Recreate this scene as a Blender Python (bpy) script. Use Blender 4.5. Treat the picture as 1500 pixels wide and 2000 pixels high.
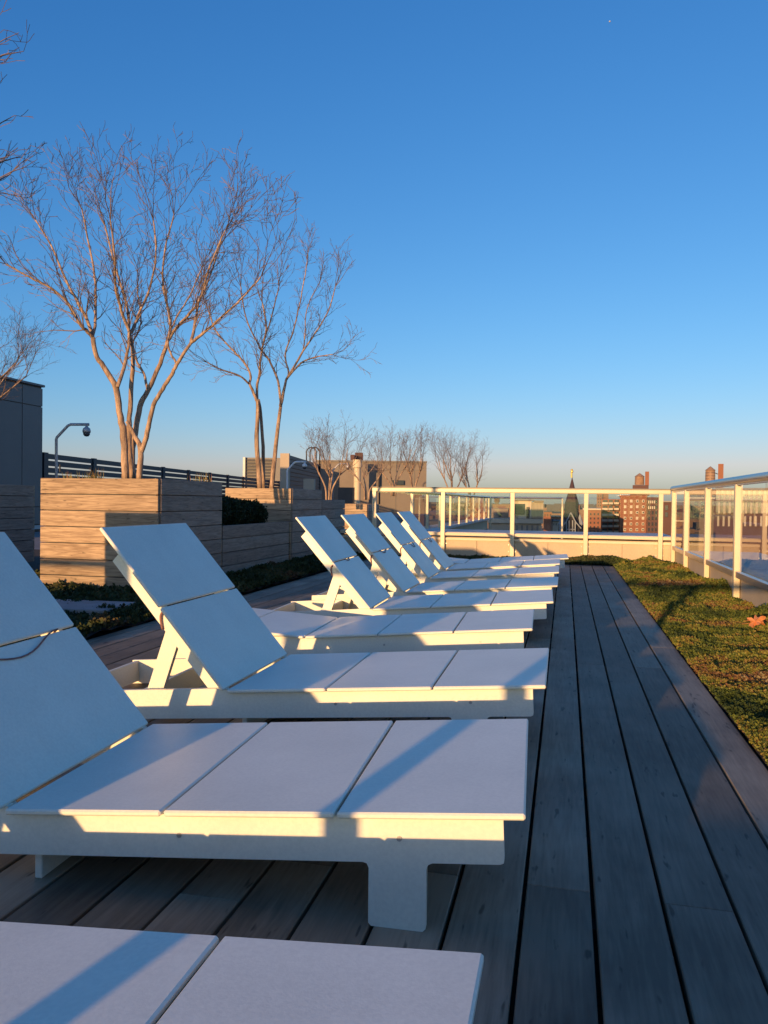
import bpy, bmesh, math, random
import numpy as np
from mathutils import Vector, Matrix, noise
for o in list(bpy.data.objects): bpy.data.objects.remove(o)
S = bpy.context.scene
COL = S.collection
R = math.radians

# ---------------------------------------------------------------- camera
H = 0.85
YAW, PITCH, ROLL = R(13.265), R(-0.844), R(0.704)
FPX = 1502.0
def _basis():
    f = Vector((-math.sin(YAW), math.cos(YAW), 0)); r = Vector((math.cos(YAW), math.sin(YAW), 0)); u = Vector((0, 0, 1))
    f2 = f*math.cos(PITCH)+u*math.sin(PITCH); u2 = -f*math.sin(PITCH)+u*math.cos(PITCH)
    r3 = r*math.cos(ROLL)+u2*math.sin(ROLL); u3 = -r*math.sin(ROLL)+u2*math.cos(ROLL)
    return f2, r3, u3
CF, CR, CU = _basis()
camd = bpy.data.cameras.new('camera'); cam = bpy.data.objects.new('camera', camd); COL.objects.link(cam)
m = Matrix.Identity(4)
for i in range(3):
    m[i][0] = CR[i]; m[i][1] = CU[i]; m[i][2] = -CF[i]
m[2][3] = H
cam.matrix_world = m
camd.sensor_fit = 'HORIZONTAL'; camd.sensor_width = 36.0; camd.lens = FPX/1500*36
camd.clip_start = 0.05; camd.clip_end = 9000
S.camera = cam
def ray(u, v): return CF + CR*((u-750)/FPX) - CU*((v-1000)/FPX)
def at(u, v, D): return ray(u, v)*D + Vector((0, 0, H))          # point seen at photo pixel u,v, D metres in front of the lens
def atX(u, v, X): d = ray(u, v); return d*(X/d.x)+Vector((0, 0, H))
def atY(u, v, Y): d = ray(u, v); return d*(Y/d.y)+Vector((0, 0, H))

# ---------------------------------------------------------------- sky and sun
SUN_EL, SUN_AZ = 5.8, 14.5          # light travels towards +Y, 14.5 degrees to the right
w = bpy.data.worlds.new('World'); S.world = w; w.use_nodes = True
nt = w.node_tree; nt.nodes.clear()
sky = nt.nodes.new('ShaderNodeTexSky'); sky.sky_type = 'NISHITA'; sky.sun_disc = False
sky.sun_elevation = R(SUN_EL); sky.sun_rotation = R(180+SUN_AZ)
sky.altitude = 0; sky.air_density = 1.0; sky.dust_density = 0.6; sky.ozone_density = 4.2
bg = nt.nodes.new('ShaderNodeBackground'); bg.inputs[1].default_value = 0.15
wo = nt.nodes.new('ShaderNodeOutputWorld')
sp_ = nt.nodes.new('ShaderNodeSeparateColor'); cb_ = nt.nodes.new('ShaderNodeCombineColor'); nt.links.new(sky.outputs[0], sp_.inputs[0])
for ch, g_, a_ in ((0, 1.45, 2.0), (1, 1.0, .90), (2, .76, .885)):          # mild colour response of the whole sky
    m1 = nt.nodes.new('ShaderNodeMath'); m1.operation = 'MULTIPLY'; m1.inputs[1].default_value = .28
    m2 = nt.nodes.new('ShaderNodeMath'); m2.operation = 'POWER'; m2.inputs[1].default_value = g_
    m3 = nt.nodes.new('ShaderNodeMath'); m3.operation = 'MULTIPLY'; m3.inputs[1].default_value = a_/.28
    nt.links.new(sp_.outputs[ch], m1.inputs[0]); nt.links.new(m1.outputs[0], m2.inputs[0]); nt.links.new(m2.outputs[0], m3.inputs[0]); nt.links.new(m3.outputs[0], cb_.inputs[ch])
    if ch == 0: red_ = m3
    if ch == 1:
        mn = nt.nodes.new('ShaderNodeMath'); mn.operation = 'MINIMUM'; g2_ = nt.nodes.new('ShaderNodeMath'); g2_.operation = 'MULTIPLY'; g2_.inputs[1].default_value = .975
        nt.links.new(m3.outputs[0], g2_.inputs[0]); nt.links.new(red_.outputs[0], mn.inputs[0]); nt.links.new(g2_.outputs[0], mn.inputs[1]); nt.links.new(mn.outputs[0], cb_.inputs[0])
nt.links.new(cb_.outputs[0], bg.inputs[0]); nt.links.new(bg.outputs[0], wo.inputs[0])
sd = bpy.data.lights.new('sun', 'SUN'); sd.energy = 3.4; sd.angle = R(0.5); sd.color = (1.0, 0.57, 0.25)
so = bpy.data.objects.new('sun', sd); COL.objects.link(so)
ld = Vector((math.sin(R(SUN_AZ))*math.cos(R(SUN_EL)), math.cos(R(SUN_AZ))*math.cos(R(SUN_EL)), -math.sin(R(SUN_EL))))
so.rotation_euler = ld.to_track_quat('-Z', 'Y').to_euler(); so.location = (-5, -20, 10)
S.view_settings.view_transform = 'Standard'; S.view_settings.look = 'None'
S.view_settings.exposure = 0.93; S.view_settings.gamma = 1; S.view_settings.use_curve_mapping = False

# ---------------------------------------------------------------- helpers
def tag(o, label=None, cat=None, group=None, kind=None):
    if label: o['label'] = label
    if cat: o['category'] = cat
    if group: o['group'] = group
    if kind: o['kind'] = kind
    return o
def empty(name, loc=(0, 0, 0), rz=0, **k):
    o = bpy.data.objects.new(name, None); COL.objects.link(o); o.location = loc; o.rotation_euler = (0, 0, rz)
    o.empty_display_size = .1
    return tag(o, **k)
class MB:
    def __init__(s): s.v = []; s.f = []; s.c = None
    def add(s, vs, fs):
        n = len(s.v); s.v.extend([tuple(v) for v in vs]); s.f.extend([tuple(i+n for i in f) for f in fs])
    def box(s, x0, x1, y0, y1, z0, z1, mat=None, bev=0):
        if bev > 0:
            bm = bmesh.new(); bmesh.ops.create_cube(bm, size=1)
            for v in bm.verts: v.co = Vector(((x0+x1)/2+v.co.x*(x1-x0), (y0+y1)/2+v.co.y*(y1-y0), (z0+z1)/2+v.co.z*(z1-z0)))
            bmesh.ops.bevel(bm, geom=bm.edges[:], offset=bev, segments=1, affect='EDGES')
            bm.verts.ensure_lookup_table()
            vs = [v.co.copy() for v in bm.verts]; fs = [[v.index for v in f.verts] for f in bm.faces]; bm.free()
        else:
            vs = [Vector(p) for p in ((x0,y0,z0),(x1,y0,z0),(x1,y1,z0),(x0,y1,z0),(x0,y0,z1),(x1,y0,z1),(x1,y1,z1),(x0,y1,z1))]
            fs = [(0,3,2,1),(4,5,6,7),(0,1,5,4),(1,2,6,5),(2,3,7,6),(3,0,4,7)]
        if mat is not None: vs = [mat @ v for v in vs]
        s.add(vs, fs); return s
    def tube(s, pts, rad, n=8, cap=True):
        pts = [Vector(p) for p in pts]
        if not hasattr(rad, '__len__'): rad = [rad]*len(pts)
        base = len(s.v); prev = None
        up = None
        for i, p in enumerate(pts):
            a = pts[max(i-1, 0)]; b = pts[min(i+1, len(pts)-1)]; t = (b-a)
            if t.length < 1e-9: t = Vector((0, 0, 1))
            t.normalize()
            if up is None:
                up = t.orthogonal().normalized()
            else:
                up = (up - t*up.dot(t))
                if up.length < 1e-6: up = t.orthogonal()
                up.normalize()
            sd_ = t.cross(up)
            for k in range(n):
                an = 2*math.pi*k/n
                q = p + (up*math.cos(an)+sd_*math.sin(an))*rad[i]
                s.v.append((q.x, q.y, q.z))
        for i in range(len(pts)-1):
            for k in range(n):
                a = base+i*n+k; b = base+i*n+(k+1) % n
                s.f.append((a, b, b+n, a+n))
        if cap:
            s.f.append(tuple(base+k for k in range(n))[::-1]); s.f.append(tuple(base+(len(pts)-1)*n+k for k in range(n)))
        return s
    def lathe(s, prof, c=(0, 0, 0), n=20):
        base = len(s.v)
        for r_, z in prof:
            for k in range(n):
                an = 2*math.pi*k/n; s.v.append((c[0]+r_*math.cos(an), c[1]+r_*math.sin(an), c[2]+z))
        for i in range(len(prof)-1):
            for k in range(n):
                a = base+i*n+k; b = base+i*n+(k+1) % n; s.f.append((a, b, b+n, a+n))
        s.f.append(tuple(base+k for k in range(n))[::-1]); s.f.append(tuple(base+(len(prof)-1)*n+k for k in range(n)))
        return s
    def prism(s, poly, y0, y1, axis='y', mat=None):
        """polygon in xz plane extruded along y (counter-clockwise seen from -y)"""
        n = len(poly)
        vs = [Vector((x, y0, z)) for x, z in poly]+[Vector((x, y1, z)) for x, z in poly]
        fs = [tuple(range(n)), tuple(range(2*n-1, n-1, -1))]+[((i+1) % n, i, i+n, (i+1) % n+n) for i in range(n)]
        if mat is not None: vs = [mat @ v for v in vs]
        s.add(vs, fs); return s
    def mesh(s, name, mat, smooth=False):
        me = bpy.data.meshes.new(name); me.from_pydata(s.v, [], s.f); me.validate(); me.materials.append(mat)
        if smooth: me.shade_smooth()
        me.update(); return me
    def build(s, name, mat, parent=None, smooth=False, bevel=0, **k):
        o = bpy.data.objects.new(name, s.mesh(name, mat, smooth)); COL.objects.link(o)
        if parent: o.parent = parent
        if bevel:
            b = o.modifiers.new('bevel', 'BEVEL'); b.width = bevel; b.segments = 2; b.limit_method = 'ANGLE'; b.angle_limit = R(40)
        return tag(o, **k)
def copy_tree(o, parent=None):
    c = o.copy(); COL.objects.link(c); c.parent = parent
    for ch in list(o.children): copy_tree(ch, c)
    return c

# ---------------------------------------------------------------- materials
MATS = {}
def mat(name, col, rough=.6, metal=0, var=0.0, scale=3.0, stretch=(1, 1, 1), dark=None, bump=0, bscale=40, spec=.5, objvar=0.0, coord='Object', fine=0.0, fscale=60):
    m = bpy.data.materials.new(name); m.use_nodes = True; n = m.node_tree.nodes; l = m.node_tree.links
    b = n['Principled BSDF']; b.inputs['Roughness'].default_value = rough; b.inputs['Metallic'].default_value = metal
    b.inputs['Specular IOR Level'].default_value = spec
    tc = n.new('ShaderNodeTexCoord'); mp = n.new('ShaderNodeMapping'); mp.inputs['Scale'].default_value = stretch
    l.new(tc.outputs[coord], mp.inputs[0])
    oi = n.new('ShaderNodeObjectInfo')
    ad = n.new('ShaderNodeVectorMath'); ad.operation = 'ADD'; mu = n.new('ShaderNodeMath'); mu.operation = 'MULTIPLY'; mu.inputs[1].default_value = 37
    l.new(oi.outputs['Random'], mu.inputs[0]); l.new(mp.outputs[0], ad.inputs[0]); l.new(mu.outputs[0], ad.inputs[1])
    nz = n.new('ShaderNodeTexNoise'); nz.inputs['Scale'].default_value = scale; nz.inputs['Detail'].default_value = 6; nz.inputs['Roughness'].default_value = .6
    l.new(ad.outputs[0], nz.inputs['Vector'])
    mix = n.new('ShaderNodeMix'); mix.data_type = 'RGBA'
    d = dark or tuple(c*(1-var) for c in col)
    mix.inputs[6].default_value = (*d, 1); mix.inputs[7].default_value = (*[min(1, c*(1+var*.6)) for c in col], 1)
    mr = n.new('ShaderNodeMapRange'); mr.inputs[1].default_value = .32; mr.inputs[2].default_value = .68
    l.new(nz.outputs['Fac'], mr.inputs[0]); l.new(mr.outputs[0], mix.inputs[0])
    out = mix.outputs[2]
    if fine:
        n2 = n.new('ShaderNodeTexNoise'); n2.inputs['Scale'].default_value = fscale; n2.inputs['Detail'].default_value = 3
        l.new(ad.outputs[0], n2.inputs['Vector'])
        r2 = n.new('ShaderNodeMapRange'); r2.inputs[1].default_value = .35; r2.inputs[2].default_value = .65; r2.inputs[3].default_value = 1-fine; r2.inputs[4].default_value = 1+fine
        l.new(n2.outputs['Fac'], r2.inputs[0])
        v2 = n.new('ShaderNodeVectorMath'); v2.operation = 'SCALE'; l.new(out, v2.inputs[0]); l.new(r2.outputs[0], v2.inputs['Scale']); out = v2.outputs[0]
    if objvar:
        r3 = n.new('ShaderNodeMapRange'); r3.inputs[3].default_value = 1-objvar; r3.inputs[4].default_value = 1+objvar
        l.new(oi.outputs['Random'], r3.inputs[0])
        v3 = n.new('ShaderNodeVectorMath'); v3.operation = 'SCALE'; l.new(out, v3.inputs[0]); l.new(r3.outputs[0], v3.inputs['Scale']); out = v3.outputs[0]
    l.new(out, b.inputs['Base Color'])
    if bump:
        nb = n.new('ShaderNodeTexNoise'); nb.inputs['Scale'].default_value = bscale; nb.inputs['Detail'].default_value = 5
        l.new(ad.outputs[0], nb.inputs['Vector'])
        bp = n.new('ShaderNodeBump'); bp.inputs['Strength'].default_value = bump; bp.inputs['Distance'].default_value = .01
        l.new(nb.outputs['Fac'], bp.inputs['Height']); l.new(bp.outputs[0], b.inputs['Normal'])
    MATS[name] = m
    return m
def wood(name, light, dark, grain_axis, rough=.7, objvar=.18, stain=.3, spec=.35, bump=.25, fig=.10, fib=.9):
    """weathered plank: long grain, figured bands, blotches, tone differs per plank"""
    m = bpy.data.materials.new(name); m.use_nodes = True; n = m.node_tree.nodes; l = m.node_tree.links
    b = n['Principled BSDF']; b.inputs['Roughness'].default_value = rough; b.inputs['Specular IOR Level'].default_value = spec
    tc = n.new('ShaderNodeTexCoord'); oi = n.new('ShaderNodeObjectInfo')
    mu = n.new('ShaderNodeMath'); mu.operation = 'MULTIPLY'; mu.inputs[1].default_value = 53; l.new(oi.outputs['Random'], mu.inputs[0])
    ad = n.new('ShaderNodeVectorMath'); ad.operation = 'ADD'; l.new(tc.outputs['Object'], ad.inputs[0]); l.new(mu.outputs[0], ad.inputs[1])
    sc = {'x': (1, 14, 14), 'y': (14, 1, 14), 'z': (14, 14, 1)}[grain_axis]
    mp = n.new('ShaderNodeMapping'); mp.inputs['Scale'].default_value = sc; l.new(ad.outputs[0], mp.inputs[0])
    g1 = n.new('ShaderNodeTexNoise'); g1.inputs['Scale'].default_value = 1.1; g1.inputs['Detail'].default_value = 3; g1.inputs['Distortion'].default_value = .7; l.new(mp.outputs[0], g1.inputs['Vector'])
    wv = n.new('ShaderNodeMath'); wv.operation = 'MULTIPLY'; wv.inputs[1].default_value = 26; l.new(g1.outputs['Fac'], wv.inputs[0])
    sn = n.new('ShaderNodeMath'); sn.operation = 'SINE'; l.new(wv.outputs[0], sn.inputs[0])
    g2 = n.new('ShaderNodeTexNoise'); g2.inputs['Scale'].default_value = 9; g2.inputs['Detail'].default_value = 6; l.new(mp.outputs[0], g2.inputs['Vector'])
    g3 = n.new('ShaderNodeTexNoise'); g3.inputs['Scale'].default_value = 2.2; g3.inputs['Detail'].default_value = 6; l.new(ad.outputs[0], g3.inputs['Vector'])
    a1 = n.new('ShaderNodeMath'); a1.operation = 'MULTIPLY_ADD'; a1.inputs[1].default_value = fig; a1.inputs[2].default_value = 0; l.new(sn.outputs[0], a1.inputs[0])
    a2 = n.new('ShaderNodeMath'); a2.operation = 'MULTIPLY_ADD'; a2.inputs[1].default_value = fib; l.new(g2.outputs['Fac'], a2.inputs[0]); l.new(a1.outputs[0], a2.inputs[2])
    a3 = n.new('ShaderNodeMath'); a3.operation = 'MULTIPLY_ADD'; a3.inputs[1].default_value = stain*2; l.new(g3.outputs['Fac'], a3.inputs[0]); l.new(a2.outputs[0], a3.inputs[2])
    mr = n.new('ShaderNodeMapRange'); mr.inputs[1].default_value = fib*.5+stain-.22; mr.inputs[2].default_value = fib*.5+stain+.22
    l.new(a3.outputs[0], mr.inputs[0])
    mix = n.new('ShaderNodeMix'); mix.data_type = 'RGBA'; mix.inputs[6].default_value = (*dark, 1); mix.inputs[7].default_value = (*light, 1); l.new(mr.outputs[0], mix.inputs[0])
    r3 = n.new('ShaderNodeMapRange'); r3.inputs[3].default_value = 1-objvar; r3.inputs[4].default_value = 1+objvar; l.new(oi.outputs['Random'], r3.inputs[0])
    # small dark checks and pin marks
    vk = n.new('ShaderNodeTexNoise'); vk.inputs['Scale'].default_value = 3.2; vk.inputs['Detail'].default_value = 2
    mp2 = n.new('ShaderNodeMapping'); mp2.inputs['Scale'].default_value = tuple(3.0 if s == 1 else 14.0 for s in sc); l.new(ad.outputs[0], mp2.inputs[0]); l.new(mp2.outputs[0], vk.inputs['Vector'])
    rk = n.new('ShaderNodeMapRange'); rk.inputs[1].default_value = .66; rk.inputs[2].default_value = .73; rk.inputs[3].default_value = 1; rk.inputs[4].default_value = .45; l.new(vk.outputs['Fac'], rk.inputs[0])
    mk = n.new('ShaderNodeMath'); mk.operation = 'MULTIPLY'; l.new(r3.outputs[0], mk.inputs[0]); l.new(rk.outputs[0], mk.inputs[1])
    v3 = n.new('ShaderNodeVectorMath'); v3.operation = 'SCALE'; l.new(mix.outputs[2], v3.inputs[0]); l.new(mk.outputs[0], v3.inputs['Scale'])
    l.new(v3.outputs[0], b.inputs['Base Color'])
    rr = n.new('ShaderNodeMapRange'); rr.inputs[3].default_value = rough-.12; rr.inputs[4].default_value = rough+.12; l.new(g3.outputs['Fac'], rr.inputs[0]); l.new(rr.outputs[0], b.inputs['Roughness'])
    bp = n.new('ShaderNodeBump'); bp.inputs['Strength'].default_value = bump; bp.inputs['Distance'].default_value = .004; l.new(a2.outputs[0], bp.inputs['Height']); l.new(bp.outputs[0], b.inputs['Normal'])
    return m
M_white = mat('white_hdpe', (.80, .785, .66), .40, var=.07, scale=3.5, fine=.035, fscale=130, bump=.03, bscale=260)
M_deck = wood('deck_wood', (.325, .272, .195), (.150, .122, .086), 'y', rough=.62, objvar=.38, stain=.6, spec=.22, fig=.04, fib=.42, bump=.14)
M_deckdark = mat('deck_joist', (.02, .018, .016), .9)
M_plank = wood('planter_wood', (.46, .34, .215), (.23, .155, .092), 'x', rough=.6, objvar=.12, stain=.3, fig=.11)
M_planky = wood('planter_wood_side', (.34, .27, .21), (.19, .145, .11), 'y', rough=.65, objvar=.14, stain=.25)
M_soil = mat('soil', (.05, .038, .028), .95, var=.4, scale=20, bump=.6, bscale=60)
M_ss = mat('champagne_metal', (.64, .56, .38), .38, metal=.0, var=.05, scale=4)
M_rail = mat('brushed_rail', (.52, .47, .42), .32, metal=.75, var=.05, scale=4)
M_alum = mat('dull_aluminium', (.45, .45, .43), .4, metal=.6)
M_parapet = mat('parapet_stucco', (.52, .43, .29), .85, var=.10, scale=2.2, fine=.05, fscale=90, stretch=(1, 1, .35), bump=.15, bscale=120)
M_cap = mat('parapet_cap', (.50, .49, .46), .6, var=.08, scale=2)
M_capedge = mat('parapet_cap_edge', (.68, .58, .40), .6, var=.06, scale=3)
M_roofmem = mat('roof_membrane', (.20, .20, .20), .9, var=.2, scale=.6)
M_city = mat('city_ground', (.06, .055, .05), .95, var=.4, scale=.03)
M_fence = mat('charcoal_slat', (.030, .033, .040), .55, var=.15, scale=5)
M_panel = mat('grey_metal_panel', (.16, .155, .145), .5, var=.10, scale=.7, fine=.03)
M_beige = mat('beige_cladding', (.20, .17, .135), .8, var=.10, scale=.5)
M_beige2 = mat('beige_cladding_light', (.40, .34, .25), .75, var=.08, scale=.8)
M_galv = mat('galvanised_pole', (.38, .39, .40), .4, metal=.3, var=.08, scale=6)
M_lamp = mat('camera_white', (.7, .7, .68), .4)
M_domeg = mat('camera_dome_smoked', (.05, .055, .06), .15)
M_bark = mat('crape_bark', (.40, .28, .185), .8, var=.35, scale=9, stretch=(2.6, 2.6, .45), dark=(.11, .075, .055), bump=.6, bscale=30, fine=.2, fscale=45)
M_twig = mat('twig_bark', (.185, .135, .108), .8, var=.4, scale=3)
M_black = mat('black_metal', (.012, .012, .014), .4)
M_rope = mat('brown_rope', (.27, .13, .11), .8, var=.3, scale=60)
M_ropep = mat('pink_rope', (.50, .27, .21), .7, var=.2, scale=40)
M_stone = mat('stepping_stone', (.30, .28, .26), .85, var=.2, scale=5, bump=.3)
M_leafo = mat('orange_leaf', (.60, .23, .08), .6, var=.2, scale=20)
M_brick = mat('apartment_brick', (.25, .105, .060), .85, var=.12, scale=.12)
M_brickd = mat('dark_brick', (.105, .055, .048), .85, var=.15, scale=.12)
M_brickp = mat('pale_brick', (.20, .13, .09), .85, var=.15, scale=.1)
M_stonec = mat('church_stone', (.030, .029, .034), .8, var=.3, scale=.3)
M_trac = mat('church_tracery', (.28, .31, .32), .7)
M_spire = mat('spire_slate', (.055, .030, .032), .7, var=.3, scale=.4)
M_gold = mat('gold_cross', (.95, .75, .22), .25, metal=.6)
M_cream = mat('cream_trim', (.50, .43, .32), .7)
M_winpale = mat('window_blind', (.42, .37, .28), .5)
M_windark = mat('window_glass_dark', (.035, .045, .055), .12)
M_flue = mat('flue_cream', (.58, .49, .33), .6, var=.05)
M_moon = mat('moon_grey', (.42, .42, .42), .9)
M_tank = mat('tank_wood', (.30, .19, .12), .8, var=.2, scale=1)
M_fin = mat('pale_fins', (.42, .37, .28), .7)
M_city2 = mat('city_roof', (.12, .11, .10), .9, var=.2, scale=.1)
def glass_mat():
    m = bpy.data.materials.new('clear_glass'); m.use_nodes = True; n = m.node_tree.nodes; l = m.node_tree.links
    n.clear(); o = n.new('ShaderNodeOutputMaterial'); t = n.new('ShaderNodeBsdfTransparent'); t.inputs[0].default_value = (.972, .982, .970, 1)
    g = n.new('ShaderNodeBsdfGlossy'); g.inputs['Roughness'].default_value = .0; g.inputs[0].default_value = (.95, .97, .95, 1)
    f = n.new('ShaderNodeFresnel'); f.inputs[0].default_value = 1.42
    ge = n.new('ShaderNodeNewGeometry'); sb = n.new('ShaderNodeMath'); sb.operation = 'SUBTRACT'; sb.inputs[0].default_value = 1; l.new(ge.outputs['Backfacing'], sb.inputs[1])
    fm = n.new('ShaderNodeMath'); fm.operation = 'MULTIPLY'; l.new(f.outputs[0], fm.inputs[0]); l.new(sb.outputs[0], fm.inputs[1])
    mx = n.new('ShaderNodeMixShader'); l.new(fm.outputs[0], mx.inputs[0]); l.new(t.outputs[0], mx.inputs[1]); l.new(g.outputs[0], mx.inputs[2]); l.new(mx.outputs[0], o.inputs[0])
    return m
M_glass = glass_mat()
def leaf_mat(name, stops, rough=.7, sc=1.0):
    """plant tone: a colour per clump from an attribute plus patches across the bed"""
    m = bpy.data.materials.new(name); m.use_nodes = True; n = m.node_tree.nodes; l = m.node_tree.links
    b = n['Principled BSDF']; b.inputs['Roughness'].default_value = rough; b.inputs['Specular IOR Level'].default_value = .25
    a = n.new('ShaderNodeAttribute'); a.attribute_name = 'tone'
    cr = n.new('ShaderNodeValToRGB'); e = cr.color_ramp.elements
    e[0].position = stops[0][0]; e[0].color = (*stops[0][1], 1); e[1].position = stops[-1][0]; e[1].color = (*stops[-1][1], 1)
    for p, c in stops[1:-1]: q = e.new(p); q.color = (*c, 1)
    l.new(a.outputs['Fac'], cr.inputs[0]); l.new(cr.outputs[0], b.inputs['Base Color'])
    return m
M_sedum = leaf_mat('sedum_leaves', [(0, (.032, .050, .012)), (.22, (.070, .098, .018)), (.42, (.140, .160, .028)), (.56, (.22, .185, .040)), (.72, (.18, .10, .036)), (.86, (.12, .050, .028)), (1, (.26, .21, .10))])
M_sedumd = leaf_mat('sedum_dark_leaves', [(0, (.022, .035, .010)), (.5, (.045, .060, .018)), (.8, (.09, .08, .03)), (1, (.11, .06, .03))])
M_box = leaf_mat('boxwood_leaves', [(0, (.010, .018, .006)), (.5, (.020, .034, .011)), (1, (.04, .055, .018))])
M_tuft = leaf_mat('dry_grass', [(0, (.30, .22, .10)), (.5, (.22, .24, .08)), (1, (.30, .12, .08))])

# ---------------------------------------------------------------- roof, city ground
mb = MB(); mb.box(-3500, 3500, -1500, 6000, -26.5, -26); mb.build('city_ground', M_city, kind='structure')
mb = MB(); mb.box(-40, 2.6, -12, 12.75, -25.9, -.075); mb.box(-40, -2.62, 12.75, 27, -25.9, -.075); mb.box(-40, -9, 27, 75, -25.9, -.075)
mb.build('roof_deck_slab', M_roofmem, kind='structure')

# deck of individual planks
PITCHB, X0 = .145, -.075
EDGE = [X0+PITCHB*n for n in range(-18, 6)]
rng = random.Random(5)
deck = empty('wooden_deck', (0, 0, 0), kind='structure')
fixed = {1: [1.73], 2: [4.19], 3: [1.72, 6.45], 4: [4.19, 8.65], 0: [4.9, 8.1], -1: [1.73]}
planks = {}
def plank(x0, x1, y0, y1):
    key = (round(x1-x0, 3), round(y1-y0, 2))
    if key not in planks:
        planks[key] = MB().box(0, key[0], 0, key[1], -.025, 0, bev=.0022).mesh('plank', M_deck)
    o = bpy.data.objects.new('plank', planks[key]); COL.objects.link(o); o.parent = deck
    o.location = (x0, y0, rng.uniform(-.0012, .0012)); return o
for i in range(len(EDGE)-1):
    n = i-18
    js = fixed.get(n+1, None)
    if js is None:
        js = []; y = rng.uniform(-.5, 2.2)
        while y < 10: js.append(round(y, 1)); y += rng.choice([2.4, 3.0, 3.6])
    ys = [-.95]+[j for j in sorted(js) if -.5 < j < 10.3]+[10.85]
    for a, b in zip(ys[:-1], ys[1:]):
        plank(EDGE[i]+.0045, EDGE[i+1]-.0045, a+.0015, b-.0015)
plank(-2.755, EDGE[0]-.0045, -.95, 5.1); plank(-2.755, EDGE[0]-.0045, 5.103, 10.85)
jb = MB()
for y in np.arange(-.8, 10.8, .405): jb.box(-2.74, .64, y, y+.04, -.06, -.027)
jb.build('joist', M_deckdark, deck, kind='stuff')
tag(bpy.data.objects['joist'], kind='stuff')

# ---------------------------------------------------------------- planted beds
def tones(P, rs, sc=1.6):
    out = np.empty(len(P))
    for i, p in enumerate(P):
        a = noise.noise(Vector((p[0]*sc, p[1]*sc, 3.1))); b = noise.noise(Vector((p[0]*sc*4, p[1]*sc*4, 7.7)))
        c = noise.noise(Vector((p[0]*22, p[1]*16, 1.7)))
        out[i] = .335+a*.85+b*.40+c*.22
    return np.clip(out+rs.normal(0, .11, len(P)), 0, 1)
def leaf_cloud(name, mat_, P, size, tone, rs, upness=.5, parent=None, aspect=.42):
    """one small folded leaf (two triangles) per point"""
    n = len(P)
    d = rs.normal(0, 1, (n, 3)); d[:, 2] = np.abs(d[:, 2])+upness; d /= np.linalg.norm(d, axis=1)[:, None]
    t = np.cross(d, rs.normal(0, 1, (n, 3))); t /= np.linalg.norm(t, axis=1)[:, None]
    s = size*rs.uniform(.6, 1.4, n)[:, None]
    a = P; b = P+d*s*.55+t*s*aspect; c = P+d*s; e = P+d*s*.5-t*s*aspect
    V = np.stack([a, b, c, e], 1).reshape(-1, 3).astype(np.float32)
    me = bpy.data.meshes.new(name); me.vertices.add(4*n); me.loops.add(4*n); me.polygons.add(n)
    me.vertices.foreach_set('co', V.ravel()); me.loops.foreach_set('vertex_index', np.arange(4*n, dtype=np.int32))
    me.polygons.foreach_set('loop_start', np.arange(0, 4*n, 4, dtype=np.int32)); me.polygons.foreach_set('loop_total', np.full(n, 4, dtype=np.int32))
    at_ = me.attributes.new('tone', 'FLOAT', 'POINT'); at_.data.foreach_set('value', np.repeat(tone, 4).astype(np.float32))
    me.materials.append(mat_); me.update(calc_edges=True); me.validate()
    o = bpy.data.objects.new(name, me); COL.objects.link(o)
    if parent: o.parent = parent
    return o
def bed_height(x, y, amp=.03):
    e = min(1, max(0, abs(x-.62))/.12) if .5 < x < .8 else 1
    n1 = noise.noise(Vector((x*3.2, y*3.2, 0))); n2 = abs(noise.noise(Vector((x*9, y*7, 4.)))); n3 = abs(noise.noise(Vector((x*24, y*18, 9.))))
    return .010+(amp*(1+n1)*.7+amp*2.0*n2+amp*.9*n3)*(.35+.65*e)
MOUNDS = [(1.40, 7.75, .20, .12), (1.36, 10.2, .2, .06), (1.15, 11.25, .22, .07), (.62, 11.3, .25, .08), (1.42, 6.1, .14, .09), (.3, 11.3, .2, .06), (1.3, 9.0, .18, .05), (-.3, 11.3, .3, .03)]
_rm = random.Random(77)
MOUNDS += [(_rm.uniform(.74, 1.46), 2.2+8.8*_rm.random(), _rm.uniform(.05, .13), _rm.uniform(.015, .045)) for _ in range(46)]
def hgt(x, y, amp):
    z = bed_height(x, y, amp)
    for mx, my, mr, mh in MOUNDS:
        q = ((x-mx)**2+(y-my)**2)/mr**2
        if q < 4: z += mh*math.exp(-q*1.6)
    return z
def bed(name, x0, x1, y0, y1, n, mat_, size, amp, seed, near_bias=False, tsc=1.6, toff=0.0):
    rs = np.random.RandomState(seed)
    x = rs.uniform(x0, x1, n); y = rs.uniform(0, 1, n)
    y = y0+(y1-y0)*(y**1.5 if near_bias else y)
    z = np.array([hgt(a, b, amp) for a, b in zip(x, y)])
    P = np.stack([x, y, z*rs.uniform(.55, 1.0, n)-.004], 1)
    tn = np.clip(tones(P, rs, tsc)+toff, 0, 1)
    k = 1.0+.0*y
    o = leaf_cloud(name, mat_, P, size*k, tn, rs) if False else None
    s = size*(.75+.10*np.clip(y-2, 0, 8))
    obj = leaf_cloud(name, mat_, P, 1.0, tn, rs) if False else None
    return P, s, tn, rs
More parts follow.
